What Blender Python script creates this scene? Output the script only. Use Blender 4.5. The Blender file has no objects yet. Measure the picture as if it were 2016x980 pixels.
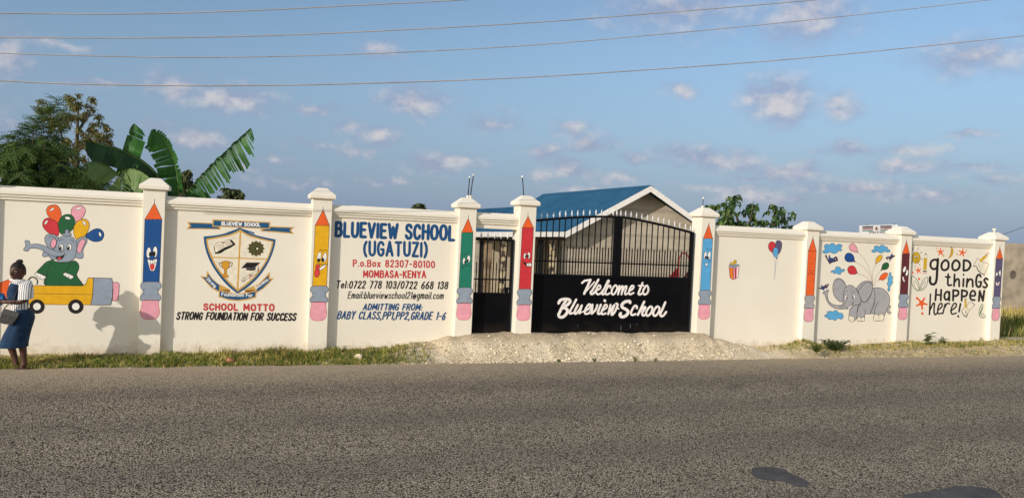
import bpy, bmesh, math, random
from mathutils import Vector, Matrix, noise as mnoise, geometry
from math import sin, cos, tan, radians, pi, atan2, asin, sqrt
random.seed(7)
SC = bpy.context.scene
COL = SC.collection

# ------------------------------------------------------------------ camera
FPX = 1525.0                     # focal length measured in pixels of a 2016 px wide picture
ROLL, PITCH, YAW = 0.0459954, -0.0223713, 0.3435326
CAM = Vector((0.0, -14.0, 2.348))
FW = Vector((sin(YAW)*cos(PITCH), cos(YAW)*cos(PITCH), sin(PITCH)))
R0 = Vector((cos(YAW), -sin(YAW), 0.0)); U0 = R0.cross(FW)
RT = R0*cos(ROLL) + U0*sin(ROLL); UP = -R0*sin(ROLL) + U0*cos(ROLL)
cd = bpy.data.cameras.new('camera'); cam = bpy.data.objects.new('camera', cd); COL.objects.link(cam)
cd.sensor_fit = 'HORIZONTAL'; cd.sensor_width = 36.0; cd.lens = FPX/2016*36.0
cd.clip_start = 0.1; cd.clip_end = 5000
cam.matrix_world = Matrix(((RT.x, UP.x, -FW.x, CAM.x), (RT.y, UP.y, -FW.y, CAM.y), (RT.z, UP.z, -FW.z, CAM.z), (0, 0, 0, 1)))
SC.camera = cam

def ray(px, py): return FW*FPX + RT*(px-1008) + UP*(490-py)
def W(px, py, Y=0.0):            # point of the vertical plane y = Y that stands at that place of the photograph
    d = ray(px, py); return CAM + d*((Y-CAM.y)/d.y)
def G(px, py, Z=0.0):            # the same on a horizontal plane
    d = ray(px, py); return CAM + d*((Z-CAM.z)/d.z)
def PL(px, py, P0, n):
    d = ray(px, py); return CAM + d*((P0-CAM).dot(n)/d.dot(n))

# ------------------------------------------------------------------ light
SUN_AZ, SUN_EL = radians(59), radians(18)      # azimuth from the wall's normal towards the left, elevation
SUN_DIR = Vector((-sin(SUN_AZ)*cos(SUN_EL), -cos(SUN_AZ)*cos(SUN_EL), sin(SUN_EL)))
sd = bpy.data.lights.new('sun', 'SUN'); sun = bpy.data.objects.new('sun', sd); COL.objects.link(sun)
sd.energy = 3.15; sd.angle = radians(0.53); sd.color = (1.0, 0.93, 0.86)
sun.rotation_euler = SUN_DIR.to_track_quat('Z', 'Y').to_euler(); sun.location = (-20, -30, 30)
SC.view_settings.view_transform = 'Standard'; SC.view_settings.look = 'None'
SC.view_settings.exposure = 0.16; SC.view_settings.gamma = 1.0
SC.render.resolution_x = 1024; SC.render.resolution_y = 497

wd = bpy.data.worlds.new('World'); SC.world = wd; wd.use_nodes = True
nt = wd.node_tree; N = nt.nodes; L = nt.links
for n in list(N): N.remove(n)
def nd(t, **k):
    n = N.new(t)
    for a, b in k.items(): setattr(n, a, b)
    return n
def mth(op, a, b=None, c=None, clamp=False):
    n = nd('ShaderNodeMath', operation=op); n.use_clamp = clamp
    for i, v in enumerate((a, b, c)):
        if v is None: continue
        if isinstance(v, (int, float)): n.inputs[i].default_value = v
        else: L.new(v, n.inputs[i])
    return n.outputs[0]
def vmth(op, a, b=None):
    n = nd('ShaderNodeVectorMath', operation=op)
    for i, v in enumerate((a, b)):
        if v is None: continue
        if isinstance(v, (tuple, list)): n.inputs[i].default_value = v
        else: L.new(v, n.inputs[i])
    return n
out = nd('ShaderNodeOutputWorld'); bg = nd('ShaderNodeBackground'); L.new(bg.outputs[0], out.inputs[0])
bg.inputs[1].default_value = 0.12
sky = nd('ShaderNodeTexSky', sky_type='NISHITA'); sky.sun_disc = False
sky.sun_elevation = SUN_EL; sky.sun_rotation = atan2(SUN_DIR.x, SUN_DIR.y)
sky.altitude = 20; sky.air_density = 1.0; sky.dust_density = 0.9; sky.ozone_density = 2.2
tc = nd('ShaderNodeTexCoord'); sp = nd('ShaderNodeSeparateXYZ'); L.new(tc.outputs['Generated'], sp.inputs[0])
az = mth('ARCTAN2', sp.outputs[0], sp.outputs[1]); el = mth('ARCSINE', sp.outputs[2])
cb = nd('ShaderNodeCombineXYZ'); L.new(az, cb.inputs[0]); L.new(el, cb.inputs[1])
def nz(vec, scale, detail, rough, off=(0, 0, 0)):
    a = vmth('ADD', vec, off).outputs[0]; n = nd('ShaderNodeTexNoise'); n.inputs['Scale'].default_value = scale
    n.inputs['Detail'].default_value = detail; n.inputs['Roughness'].default_value = rough; L.new(a, n.inputs['Vector']); return n
stretch = vmth('MULTIPLY', cb.outputs[0], (1.0, 1.35, 1.0)).outputs[0]
warp = nz(stretch, 26, 4, 0.6)
wv = vmth('SUBTRACT', warp.outputs['Color'], (0.5, 0.5, 0.5)).outputs[0]
wv = vmth('MULTIPLY', wv, (0.05, 0.035, 0)).outputs[0]
pos = vmth('ADD', cb.outputs[0], wv).outputs[0]
CLOUDS = [(455,196,78,26,.95),(345,170,52,24,.8),(818,200,52,28,1),(745,268,42,22,.75),(965,240,46,18,.75),(1165,284,36,15,1),
 (1130,256,38,13,.6),(1530,200,60,40,1.1),(1650,206,30,26,.8),(1332,181,30,13,.8),(755,96,34,22,.6),(5,112,46,44,.9),(1590,28,80,60,.8),
 (1340,22,130,38,.72),(1925,116,88,32,.85),(1372,312,68,20,.85),(1530,342,38,17,.8),(1675,296,58,12,.65),(1772,326,50,15,.85),
 (1705,366,78,15,.75),(395,272,52,18,.85),(620,215,55,11,.65),(1070,305,28,18,.85),(1055,342,26,13,.85),(200,166,65,13,.55),(880,318,66,12,.65),
 (545,312,30,9,.6),(1900,266,48,9,.6),(1830,386,110,11,.6),(1480,352,46,9,.65),(700,300,50,9,.5),(120,90,60,10,.4),(1210,350,50,10,.6),
 (8,245,26,14,.7),(590,365,60,8,.4),(1560,392,70,8,.45),(1950,350,55,10,.5),(2120,60,70,50,.8),(-120,200,90,50,.8),(2200,250,80,40,.8),(1450,372,90,9,.5),(1250,392,80,8,.45),(760,352,70,8,.45),(640,285,60,9,.45),(540,355,60,10,.45),(1150,375,60,8,.5),(1900,330,70,10,.5),(300,250,40,12,.4),(470,330,60,10,.4),(1420,322,70,20,.8),(1560,340,60,18,.75),(1330,300,40,16,.7),(1680,368,110,16,.8),(1500,385,90,12,.7),(1120,330,50,16,.7),(850,322,60,16,.7),(1250,312,40,14,.6),(690,250,40,20,.6),(1790,300,60,14,.7)]
mx = None
for (px, py, rx, ry, s) in CLOUDS:
    d = ray(px, py).normalized(); k = ((px-1008)**2+(py-490)**2)/FPX**2
    rx2 = rx/FPX/sqrt(1+k)*2.0; ry2 = ry/FPX/sqrt(1+k)*2.0
    v = vmth('SUBTRACT', pos, (atan2(d.x, d.y), asin(d.z), 0)).outputs[0]
    v = vmth('MULTIPLY', v, (1/rx2, 1/ry2, 0)).outputs[0]
    ln = vmth('LENGTH', v).outputs['Value']
    b = mth('MULTIPLY_ADD', ln, -(s*.6+.55), s*.6+.55)
    mx = b if mx is None else mth('MAXIMUM', mx, b)
f1 = nz(stretch, 21, 7, 0.56); f2 = nz(stretch, 21, 7, 0.56, (-0.004, 0.016, 0))
den = mth('MULTIPLY_ADD', mth('SUBTRACT', f1.outputs[0], 0.5), 1.05, mx)
mr = nd('ShaderNodeMapRange', interpolation_type='SMOOTHSTEP'); L.new(den, mr.inputs[0])
mr.inputs[1].default_value = 0.05; mr.inputs[2].default_value = 1.2; mr.inputs[3].default_value = 0; mr.inputs[4].default_value = 0.86
lit = mth('MULTIPLY_ADD', mth('SUBTRACT', f1.outputs[0], f2.outputs[0]), 4.2, mth('MULTIPLY_ADD', den, 0.62, -0.16), clamp=True)
cc = nd('ShaderNodeMix', data_type='RGBA'); L.new(lit, cc.inputs['Factor'])
cc.inputs['A'].default_value = (2.45, 2.72, 3.80, 1); cc.inputs['B'].default_value = (4.85, 4.6, 4.75, 1)
# haze band towards the horizon
hz = nd('ShaderNodeMapRange', interpolation_type='SMOOTHSTEP'); L.new(el, hz.inputs[0])
hz.inputs[1].default_value = -0.02; hz.inputs[2].default_value = 0.30; hz.inputs[3].default_value = 0.85; hz.inputs[4].default_value = 0.0
fr = nd('ShaderNodeMapRange', interpolation_type='SMOOTHSTEP'); L.new(sp.outputs[1], fr.inputs[0])
fr.inputs[1].default_value = -0.25; fr.inputs[2].default_value = 0.25; fr.inputs[3].default_value = 0; fr.inputs[4].default_value = 1
h2 = nd('ShaderNodeMix', data_type='RGBA'); L.new(mth('MULTIPLY', hz.outputs[0], fr.outputs[0]), h2.inputs['Factor']); L.new(sky.outputs[0], h2.inputs['A'])
h2.inputs['B'].default_value = (1.42, 2.08, 3.45, 1)
cm = nd('ShaderNodeMix', data_type='RGBA'); L.new(mr.outputs[0], cm.inputs['Factor']); L.new(h2.outputs['Result'], cm.inputs['A']); L.new(cc.outputs['Result'], cm.inputs['B'])
bk = nz(tc.outputs['Generated'], 3.2, 5, .6)          # unseen bright cloud, added behind the viewer to lift the fill on the wall
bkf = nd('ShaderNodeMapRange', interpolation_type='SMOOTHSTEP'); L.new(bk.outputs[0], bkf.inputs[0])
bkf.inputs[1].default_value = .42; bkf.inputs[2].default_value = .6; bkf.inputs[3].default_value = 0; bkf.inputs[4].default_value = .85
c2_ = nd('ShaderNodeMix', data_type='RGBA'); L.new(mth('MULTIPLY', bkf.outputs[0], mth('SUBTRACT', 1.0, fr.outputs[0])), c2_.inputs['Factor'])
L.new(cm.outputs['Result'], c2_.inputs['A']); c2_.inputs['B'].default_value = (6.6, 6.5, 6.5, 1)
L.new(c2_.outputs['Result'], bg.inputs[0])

# ------------------------------------------------------------------ helpers
def lin(c):
    return tuple(((v/255)/12.92 if v/255 <= .04045 else ((v/255+.055)/1.055)**2.4) for v in c)
MATS = {}
def mat(name, rgb, rough=0.7, var=0.12, vscale=6.0, bump=0.0, bscale=60.0, metal=0.0, spec=0.4, rgb2=None, detail=6, coord='Object', mixr=(0.35, 0.65), trans=0.0):
    """procedural principled material; rgb in sRGB 0..255"""
    if name in MATS: return MATS[name]
    m = bpy.data.materials.new(name); m.use_nodes = True; t = m.node_tree; b = t.nodes['Principled BSDF']
    b.inputs['Roughness'].default_value = rough; b.inputs['Metallic'].default_value = metal
    b.inputs['Specular IOR Level'].default_value = spec
    a = lin(rgb); c2 = lin(rgb2) if rgb2 else tuple(max(0, v*(1-var)) for v in a); c1 = a if rgb2 else tuple(min(1, v*(1+var*.6)) for v in a)
    co = t.nodes.new('ShaderNodeTexCoord'); n = t.nodes.new('ShaderNodeTexNoise'); n.inputs['Scale'].default_value = vscale; n.inputs['Detail'].default_value = detail
    n.inputs['Roughness'].default_value = 0.6
    t.links.new(co.outputs[coord], n.inputs['Vector'])
    r = t.nodes.new('ShaderNodeMapRange'); r.inputs[1].default_value = mixr[0]; r.inputs[2].default_value = mixr[1]; t.links.new(n.outputs[0], r.inputs[0])
    x = t.nodes.new('ShaderNodeMix'); x.data_type = 'RGBA'; x.inputs['A'].default_value = (*c1, 1); x.inputs['B'].default_value = (*c2, 1)
    t.links.new(r.outputs[0], x.inputs['Factor']); t.links.new(x.outputs['Result'], b.inputs['Base Color'])
    if bump:
        n2 = t.nodes.new('ShaderNodeTexNoise'); n2.inputs['Scale'].default_value = bscale; n2.inputs['Detail'].default_value = 5; t.links.new(co.outputs[coord], n2.inputs['Vector'])
        bp = t.nodes.new('ShaderNodeBump'); bp.inputs['Strength'].default_value = bump; bp.inputs['Distance'].default_value = 0.02
        t.links.new(n2.outputs[0], bp.inputs['Height']); t.links.new(bp.outputs[0], b.inputs['Normal'])
    if trans:
        tr = t.nodes.new('ShaderNodeBsdfTranslucent'); t.links.new(x.outputs['Result'], tr.inputs[0])
        ms = t.nodes.new('ShaderNodeMixShader'); ms.inputs[0].default_value = trans
        o = t.nodes['Material Output']; t.links.new(b.outputs[0], ms.inputs[1]); t.links.new(tr.outputs[0], ms.inputs[2]); t.links.new(ms.outputs[0], o.inputs[0])
    MATS[name] = m
    return m

class MB:
    def __init__(s): s.v = []; s.f = []; s.m = []
    def quad(s, a, b, c, d, m=0): s.face((a, b, c, d), m)
    def face(s, pts, m=0):
        i = len(s.v); s.v += [tuple(p) for p in pts]; s.f.append(tuple(range(i, i+len(pts)))); s.m.append(m)
    def box(s, x0, x1, y0, y1, z0, z1, m=0):
        i = len(s.v)
        s.v += [(x0,y0,z0),(x1,y0,z0),(x1,y1,z0),(x0,y1,z0),(x0,y0,z1),(x1,y0,z1),(x1,y1,z1),(x0,y1,z1)]
        for q in ((0,3,2,1),(4,5,6,7),(0,1,5,4),(1,2,6,5),(2,3,7,6),(3,0,4,7)):
            s.f.append(tuple(i+k for k in q)); s.m.append(m)
    def rings(s, rr, m=0, caps=True, closed=True):
        """loft through rings of equal length"""
        i = len(s.v); n = len(rr[0])
        for r in rr: s.v += [tuple(p) for p in r]
        for a in range(len(rr)-1):
            for k in range(n if closed else n-1):
                k2 = (k+1) % n
                s.f.append((i+a*n+k, i+a*n+k2, i+(a+1)*n+k2, i+(a+1)*n+k)); s.m.append(m)
        if caps:
            s.f.append(tuple(i+k for k in reversed(range(n)))); s.m.append(m)
            s.f.append(tuple(i+(len(rr)-1)*n+k for k in range(n))); s.m.append(m)
    def tube(s, pts, r, n=8, m=0):
        pts = [Vector(p) for p in pts]; rad = r if isinstance(r, (list, tuple)) else [r]*len(pts); rr = []
        for i, p in enumerate(pts):
            t = (pts[min(i+1, len(pts)-1)]-pts[max(i-1, 0)]).normalized()
            a = t.orthogonal().normalized() if abs(t.z) > .9 else Vector((0, 0, 1)).cross(t).normalized()
            if abs(t.z) > .9: a = (Vector((1, 0, 0))-t*t.x).normalized()
            b = t.cross(a); rr.append([p+(a*cos(2*pi*k/n)+b*sin(2*pi*k/n))*rad[i] for k in range(n)])
        s.rings(rr, m)
    def prism(s, poly, y0, y1, m=0):
        """polygon of (x, z) pushed along y"""
        s.rings([[(x, y0, z) for x, z in poly], [(x, y1, z) for x, z in poly]], m)
    def build(s, name, mats, parent=None, smooth=False, loc=None, bevel=0):
        me = bpy.data.meshes.new(name); me.from_pydata(s.v, [], s.f)
        if not isinstance(mats, (list, tuple)): mats = [mats]
        for q in mats: me.materials.append(q)
        if len(mats) > 1:
            for p, k in zip(me.polygons, s.m): p.material_index = k
        if smooth:
            for p in me.polygons: p.use_smooth = True
        me.update()
        bm = bmesh.new(); bm.from_mesh(me); bmesh.ops.recalc_face_normals(bm, faces=bm.faces) if not getattr(s, 'keep', False) else None
        bm.to_mesh(me); bm.free()
        o = bpy.data.objects.new(name, me); COL.objects.link(o)
        if loc is not None:
            o.location = loc
            for v in me.vertices: v.co -= Vector(loc)
        if parent is not None:
            o.parent = parent
            if loc is None: o.matrix_parent_inverse = Matrix.Translation(-Vector(parent.location)) @ Matrix.Identity(4)
        if bevel:
            b = o.modifiers.new('bevel', 'BEVEL'); b.width = bevel; b.segments = 2; b.limit_method = 'ANGLE'; b.angle_limit = radians(30)
        return o
def tag(o, label=None, cat=None, group=None, kind=None):
    if label: o['label'] = label
    if cat: o['category'] = cat
    if group: o['group'] = group
    if kind: o['kind'] = kind
    elif cat: o['kind'] = 'thing'
    return o
def thing(name, label, cat, loc=(0, 0, 0), group=None):
    o = bpy.data.objects.new(name, None); o.empty_display_size = .2; COL.objects.link(o); o.location = loc
    return tag(o, label, cat, group)

def catmull(pts, closed=False, sub=5):
    n = len(pts); res = []
    if n < 3: return list(pts)
    rng = range(n) if closed else range(n-1)
    for i in rng:
        p0 = pts[(i-1) % n] if closed or i > 0 else pts[0]; p1 = pts[i]; p2 = pts[(i+1) % n]
        p3 = pts[(i+2) % n] if closed or i+2 < n else pts[-1]
        for k in range(sub):
            t = k/sub
            res.append(tuple(.5*((2*p1[j])+(-p0[j]+p2[j])*t+(2*p0[j]-5*p1[j]+4*p2[j]-p3[j])*t*t+(-p0[j]+3*p1[j]-3*p2[j]+p3[j])*t**3) for j in range(len(p1))))
    if not closed: res.append(tuple(pts[-1]))
    return res

def pts(s): return [tuple(float(q) for q in p.split(',')) for p in s.split()]

# ------------------------------------------------------------------ sign painter: flat paint on a vertical surface
PAINT = dict(black=(32,26,24), white=(240,236,226), blue=(24,78,138), navy=(28,72,140), red=(203,52,58), orange=(232,98,40), yellow=(228,172,24), green=(30,92,52),
  pencilgreen=(34,122,98), pink=(232,160,172), gray=(146,156,168), gray2=(165,163,164), sky=(90,166,212), grape=(92,84,116), maroon=(98,40,46), olive=(80,76,36),
  gold=(206,160,74), goldcup=(212,150,40), cream=(232,222,198), tongue=(214,66,62), mustard=(205,166,30), leaf=(32,88,52), crest=(28,84,124), lineblack=(44,34,30), brickred=(196,62,62),
  script=(238,230,222), lettblue=(24,76,124), plum=(70,52,80), kred=(150,40,45), kgreen=(60,120,80), brown=(120,80,45))
def pmat(c):
    return mat('paint_'+c, PAINT[c], rough=0.55, var=0.10, vscale=9, bump=0.06, bscale=140, spec=0.3)
class Painter:
    def __init__(s, Y, parent, origin=None, frame=None):
        s.Y = Y; s.parent = parent; s.k = 0; s.frame = frame; s.cur = None; s.last = None
    def to(s, x0, y0, sc): s.x0, s.y0, s.sc = x0, y0, sc; return s      # where the tracing's coordinates lie
    def P(s, p):
        px, py = s.x0+p[0]/s.sc, s.y0+p[1]/s.sc
        off = 0.0012 + s.k*5e-6
        if s.frame: return PL(px, py, s.frame[0], s.frame[1]) + s.frame[1]*off
        q = W(px, py, s.Y); q.y = s.Y-off; return q
    def begin(s, name, parent=None, label=None): s.cur = MB(); s.cur.keep = True; s.name = name; s.cols = []; s.par = parent or s.parent; s.lab = label; return s
    def ci(s, c):
        if c not in s.cols: s.cols.append(c)
        return s.cols.index(c)
    def poly(s, p, c):
        p = [a for k, a in enumerate(p) if abs(a[0]-p[k-1][0])+abs(a[1]-p[k-1][1]) > .05]
        v = [s.P(q) for q in p]; s.k += 1
        tri = geometry.tessellate_polygon([[Vector((q[0], -q[1], 0)) for q in p]])
        i = len(s.cur.v); s.cur.v += [tuple(q) for q in v]; m = s.ci(c)
        for t in tri:
            a, b, d = t
            ar = (p[b][0]-p[a][0])*(p[d][1]-p[a][1])-(p[d][0]-p[a][0])*(p[b][1]-p[a][1])
            s.cur.f.append((i+a, i+b, i+d) if ar < 0 else (i+a, i+d, i+b)); s.cur.m.append(m)
        return s
    def ell(s, x, y, rx, ry, c, rot=0, o=None, w=3, n=24):
        r = radians(rot); p = [(x+rx*cos(a)*cos(r)-ry*sin(a)*sin(r), y+rx*cos(a)*sin(r)+ry*sin(a)*cos(r)) for a in [2*pi*k/n for k in range(n)]]
        if c: s.poly(p, c)
        if o: s.line(p, w, o, closed=True, smooth=False)
        return s
    def blob(s, st, c, o='lineblack', w=3, smooth=True, sub=5):
        p = pts(st) if isinstance(st, str) else st
        if smooth: p = catmull(p, True, sub)
        if c: s.poly(p, c)
        if o: s.line(p, w, o, closed=True, smooth=False)
        return s
    def line(s, st, w, c, smooth=True, closed=False, taper=False):
        p = pts(st) if isinstance(st, str) else list(st)
        if smooth: p = catmull(p, closed, 5)
        q = [p[0]]
        for a in p[1:]:
            if (a[0]-q[-1][0])**2+(a[1]-q[-1][1])**2 > 1e-4: q.append(a)
        if closed and (q[0][0]-q[-1][0])**2+(q[0][1]-q[-1][1])**2 < 1e-4: q.pop()
        h = w/2; m = s.ci(c)
        if len(q) < 2: return s.ell(q[0][0], q[0][1], h, h, c)
        if closed: q.append(q[0])
        n = len(q)
        def seg(i):
            dx, dy = q[i+1][0]-q[i][0], q[i+1][1]-q[i][1]; l = sqrt(dx*dx+dy*dy); return dx/l, dy/l, l
        S = [seg(i) for i in range(n-1)]
        def emit(L_, R_):
            i = len(s.cur.v); s.cur.v += [tuple(s.P(a)) for a in L_]+[tuple(s.P(a)) for a in R_]; s.k += 1; k_ = len(L_)
            for k in range(k_-1): s.cur.f.append((i+k, i+k+1, i+k_+k+1, i+k_+k)); s.cur.m.append(m)
        lft, rgt = [], []
        def endcap(i, dx, dy, sg, nx, ny):
            b = q[i]; L2 = (b[0]+sg*dx*h+nx*h*.42, b[1]+sg*dy*h+ny*h*.42); R2 = (b[0]+sg*dx*h-nx*h*.42, b[1]+sg*dy*h-ny*h*.42); return L2, R2
        for i in range(n):
            b = q[i]
            if i == 0 or i == n-1:
                dx, dy, l = S[0] if i == 0 else S[-1]; nx, ny = -dy, dx
                e = ((b[0]+nx*h, b[1]+ny*h), (b[0]-nx*h, b[1]-ny*h)); c_ = endcap(i, dx, dy, -1 if i == 0 else 1, nx, ny)
                for x in ((e,) if closed else (c_, e) if i == 0 else (e, c_)): lft.append(x[0]); rgt.append(x[1])
                continue
            d0, d1 = S[i-1], S[i]; n0 = (-d0[1], d0[0]); n1 = (-d1[1], d1[0]); cs = d0[0]*d1[0]+d0[1]*d1[1]
            tn = sqrt(max(0, (1-cs)/(1+cs+1e-9)))
            if cs > .75 and h*tn < .45*min(d0[2], d1[2]):
                mx_, my_ = n0[0]+n1[0], n0[1]+n1[1]; l = mx_*mx_+my_*my_; f = 2*h/l
                lft.append((b[0]+mx_*f, b[1]+my_*f)); rgt.append((b[0]-mx_*f, b[1]-my_*f))
            else:
                lft.append((b[0]+n0[0]*h, b[1]+n0[1]*h)); rgt.append((b[0]-n0[0]*h, b[1]-n0[1]*h)); emit(lft, rgt)
                s.ell(b[0], b[1], h*.99, h*.99, c, n=10)
                lft = [(b[0]+n1[0]*h, b[1]+n1[1]*h)]; rgt = [(b[0]-n1[0]*h, b[1]-n1[1]*h)]
        emit(lft, rgt)
        if closed: s.ell(q[0][0], q[0][1], h*.99, h*.99, c, n=10)
        return s
    def text(s, st, x0, y0, x1, y1, h, w, c, slant=0.0, font=None, xs=None, gap=.30):
        """stroke lettering from (x0, y0) to (x1, y1) along its baseline"""
        gl = [(GLYPH[ch] if ch != ' ' else (.28, [])) for ch in st]
        tot = sum(g[0] for g in gl)+gap*(len(gl)-1)
        length = sqrt((x1-x0)**2+(y1-y0)**2)-w; ux, uy = (x1-x0)/(length+w), (y1-y0)/(length+w)
        hh = h-w; sx = (length-slant*hh*0.5)/tot; cx = 0
        for ch_, g in zip(st, gl):
            if ch_ == ' ' and s.cur.f:          # every word is a part of its own
                nm, pr, lb = s.name, s.par, s.lab; s.end(); s.begin(nm, pr, lb)
            jx, jy, js = random.uniform(-.012, .012), random.uniform(-.02, .02), random.uniform(.97, 1.03)
            for (sm, cl, q) in g[1]:
                pp = []
                for (gx, gy) in q:
                    X = (cx+gx)*sx+w/2+slant*gy*hh; Yv = (gy*js+jy)*hh+w/2
                    pp.append((x0+ux*X+uy*Yv, y0+uy*X-ux*Yv))
                s.line(pp, w, c, smooth=sm, closed=cl)
            cx += g[0]+gap
        return s
    def end(s):
        o = s.cur.build(s.name, [pmat(c) for c in s.cols], s.par)
        if s.lab: o['label'] = s.lab
        s.last = o
        return o
# an uneven hand-painted stroke alphabet: '~' smooth, 'o' closed and smooth
GLYPH = {}
def gd(ch, w, st):
    r = []
    for q in st.split('|'):
        q = q.strip(); sm = cl = False
        if q[0] == '~': sm = True; q = q[1:]
        elif q[0] == 'o': sm = cl = True; q = q[1:]
        r.append((sm, cl, pts(q)))
    GLYPH[ch] = (w, r)
for ln in '''A .6 0,0 .3,1 .6,0|.11,.32 .49,.32
B .55 0,0 0,1 .34,1|~.34,1 .48,.92 .5,.76 .44,.58 .3,.54|0,.54 .36,.54|~.34,.54 .5,.47 .56,.27 .49,.08 .34,0|.34,0 0,0
C .54 ~.54,.78 .44,.95 .27,1 .09,.88 0,.62 0,.38 .09,.12 .27,0 .44,.05 .54,.22
D .56 0,0 0,1 .26,1|~.24,1 .45,.9 .56,.62 .56,.38 .45,.1 .24,0|.26,0 0,0
E .48 .48,1 0,1 0,0 .48,0|0,.52 .4,.52
F .46 .46,1 0,1 0,0|0,.52 .38,.52
G .56 ~.54,.8 .44,.95 .27,1 .09,.88 0,.62 0,.38 .09,.12 .27,0 .44,.04 .55,.2|.55,.14 .55,.46 .33,.46
H .54 0,0 0,1|.54,0 .54,1|0,.52 .54,.52
I .02 .01,0 .01,1
J .4 ~.4,1 .4,.25 .3,.03 .15,0 0,.15
K .54 0,0 0,1|.5,1 0,.42|.17,.6 .54,0
L .46 0,1 0,0 .46,0
M .74 0,0 .04,1 .37,.25 .7,1 .74,0
N .56 0,0 0,1 .56,0 .56,1
O .6 o.3,1 .09,.9 0,.62 0,.38 .09,.1 .3,0 .51,.1 .6,.38 .6,.62 .51,.9
P .52 0,0 0,1 .3,1|~.28,1 .46,.93 .52,.75 .46,.56 .28,.48|.3,.48 0,.48
Q .6 o.3,1 .09,.9 0,.62 0,.38 .09,.1 .3,0 .51,.1 .6,.38 .6,.62 .51,.9|.35,.25 .62,-.05
R .54 0,0 0,1 .3,1|~.28,1 .46,.93 .52,.75 .46,.56 .28,.48|.3,.48 0,.48|.26,.48 .54,0
S .52 ~.5,.82 .4,.96 .25,1 .08,.93 .03,.76 .1,.6 .27,.52 .44,.42 .52,.25 .44,.06 .26,0 .1,.04 0,.2
T .56 0,1 .56,1|.28,1 .28,0
U .56 ~0,1 0,.4 .06,.12 .28,0 .5,.12 .56,.4 .56,1
V .58 0,1 .29,0 .58,1
W .84 0,1 .2,0 .42,.78 .64,0 .84,1
X .56 0,0 .56,1|0,1 .56,0
Y .56 0,1 .28,.48 .56,1|.28,.48 .28,0
Z .52 0,1 .52,1 0,0 .52,0
0 .5 o.25,1 .07,.88 0,.6 0,.4 .07,.12 .25,0 .43,.12 .5,.4 .5,.6 .43,.88
1 .16 0,.84 .14,1 .14,0
2 .48 ~.02,.76 .1,.95 .26,1 .42,.92 .45,.72 .36,.5 .16,.22 0,0|0,0 .48,0
3 .48 ~.02,.84 .14,.98 .3,1 .44,.88 .42,.65 .2,.54|~.2,.54 .42,.46 .48,.25 .4,.06 .24,0 .1,.03 0,.18
4 .5 .4,0 .4,1 0,.3 .5,.3
5 .48 .44,1 .06,1 .03,.58|~.03,.58 .22,.64 .42,.55 .48,.32 .4,.08 .22,0 0,.1
6 .48 ~.4,1 .18,.78 .03,.45 .03,.2 .12,.03 .28,0 .43,.08 .48,.28 .4,.48 .24,.54 .06,.42
7 .46 0,1 .46,1 .14,0
8 .5 o.25,1 .08,.93 .04,.77 .12,.6 .25,.53 .38,.6 .46,.77 .42,.93|o.25,.53 .07,.43 0,.24 .08,.05 .25,0 .42,.05 .5,.24 .43,.43
a .44 o.2,.64 .05,.54 0,.32 .05,.08 .2,0 .36,.1 .4,.32 .36,.54|.42,.62 .42,0
b .44 0,1 0,0|o.22,.64 .06,.54 .01,.32 .06,.1 .22,0 .38,.1 .44,.32 .38,.54
c .4 ~.4,.5 .3,.62 .18,.64 .05,.54 0,.32 .05,.1 .18,0 .3,.03 .4,.14
d .44 .44,1 .44,0|o.22,.64 .06,.54 0,.32 .06,.1 .22,0 .38,.1 .43,.32 .38,.54
e .44 ~.02,.34 .42,.36 .38,.56 .22,.64 .06,.54 0,.32 .06,.09 .22,0 .42,.12
f .3 ~.32,.95 .2,1 .12,.86 .1,0|0,.6 .28,.6
g .44 o.2,.64 .05,.54 0,.32 .05,.08 .2,0 .36,.1 .4,.32 .36,.54|~.42,.64 .42,-.1 .34,-.28 .18,-.32 .02,-.22
h .42 0,1 0,0|~0,.4 .1,.58 .24,.64 .38,.54 .42,.36 .42,0
i .04 .02,.62 .02,0|.02,.9 .02,.93
k .4 0,1 0,0|.36,.62 0,.25|.12,.36 .4,0
l .04 .02,1 .02,0
m .64 0,.64 0,0|~0,.4 .08,.58 .18,.64 .29,.55 .32,.38 .32,0|~.32,.4 .4,.58 .5,.64 .61,.55 .64,.38 .64,0
n .42 0,.64 0,0|~0,.4 .1,.58 .24,.64 .38,.54 .42,.36 .42,0
o .46 o.23,.64 .06,.54 0,.32 .06,.1 .23,0 .4,.1 .46,.32 .4,.54
r .3 0,.64 0,0|~0,.36 .08,.55 .18,.63 .3,.62
s .38 ~.36,.52 .26,.63 .14,.63 .04,.52 .1,.38 .26,.3 .37,.18 .3,.03 .16,0 .0,.1
t .3 ~.14,.9 .13,.2 .18,.02 .32,.04|0,.62 .3,.62
u .42 ~0,.64 0,.26 .06,.05 .2,0 .36,.1 .42,.28|.42,.64 .42,0
v .42 0,.64 .21,0 .42,.64
w .62 0,.64 .15,0 .31,.5 .47,0 .62,.64
x .42 0,.64 .42,0|0,0 .42,.64
. .04 .02,.01 .02,.04
, .06 .05,.05 .0,-.16
: .04 .02,.06 .02,.09|.02,.5 .02,.53
- .3 0,.46 .3,.46
/ .34 0,-.08 .34,1.05
! .04 .02,1 .02,.34|.02,.02 .02,.05
@ .66 o.32,.46 .2,.4 .18,.24 .3,.16 .42,.26 .42,.4|~.45,.48 .44,.18 .56,.18 .64,.36 .54,.6 .32,.68 .1,.58 0,.32 .12,.02 .34,-.06 .52,0
( .2 ~.2,1.06 .05,.8 0,.5 .05,.2 .2,-.06
) .2 ~0,1.06 .15,.8 .2,.5 .15,.2 0,-.06'''.split('\n'):
    ch, w, st = ln.split(' ', 2); gd(ch, float(w), st)
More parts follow.
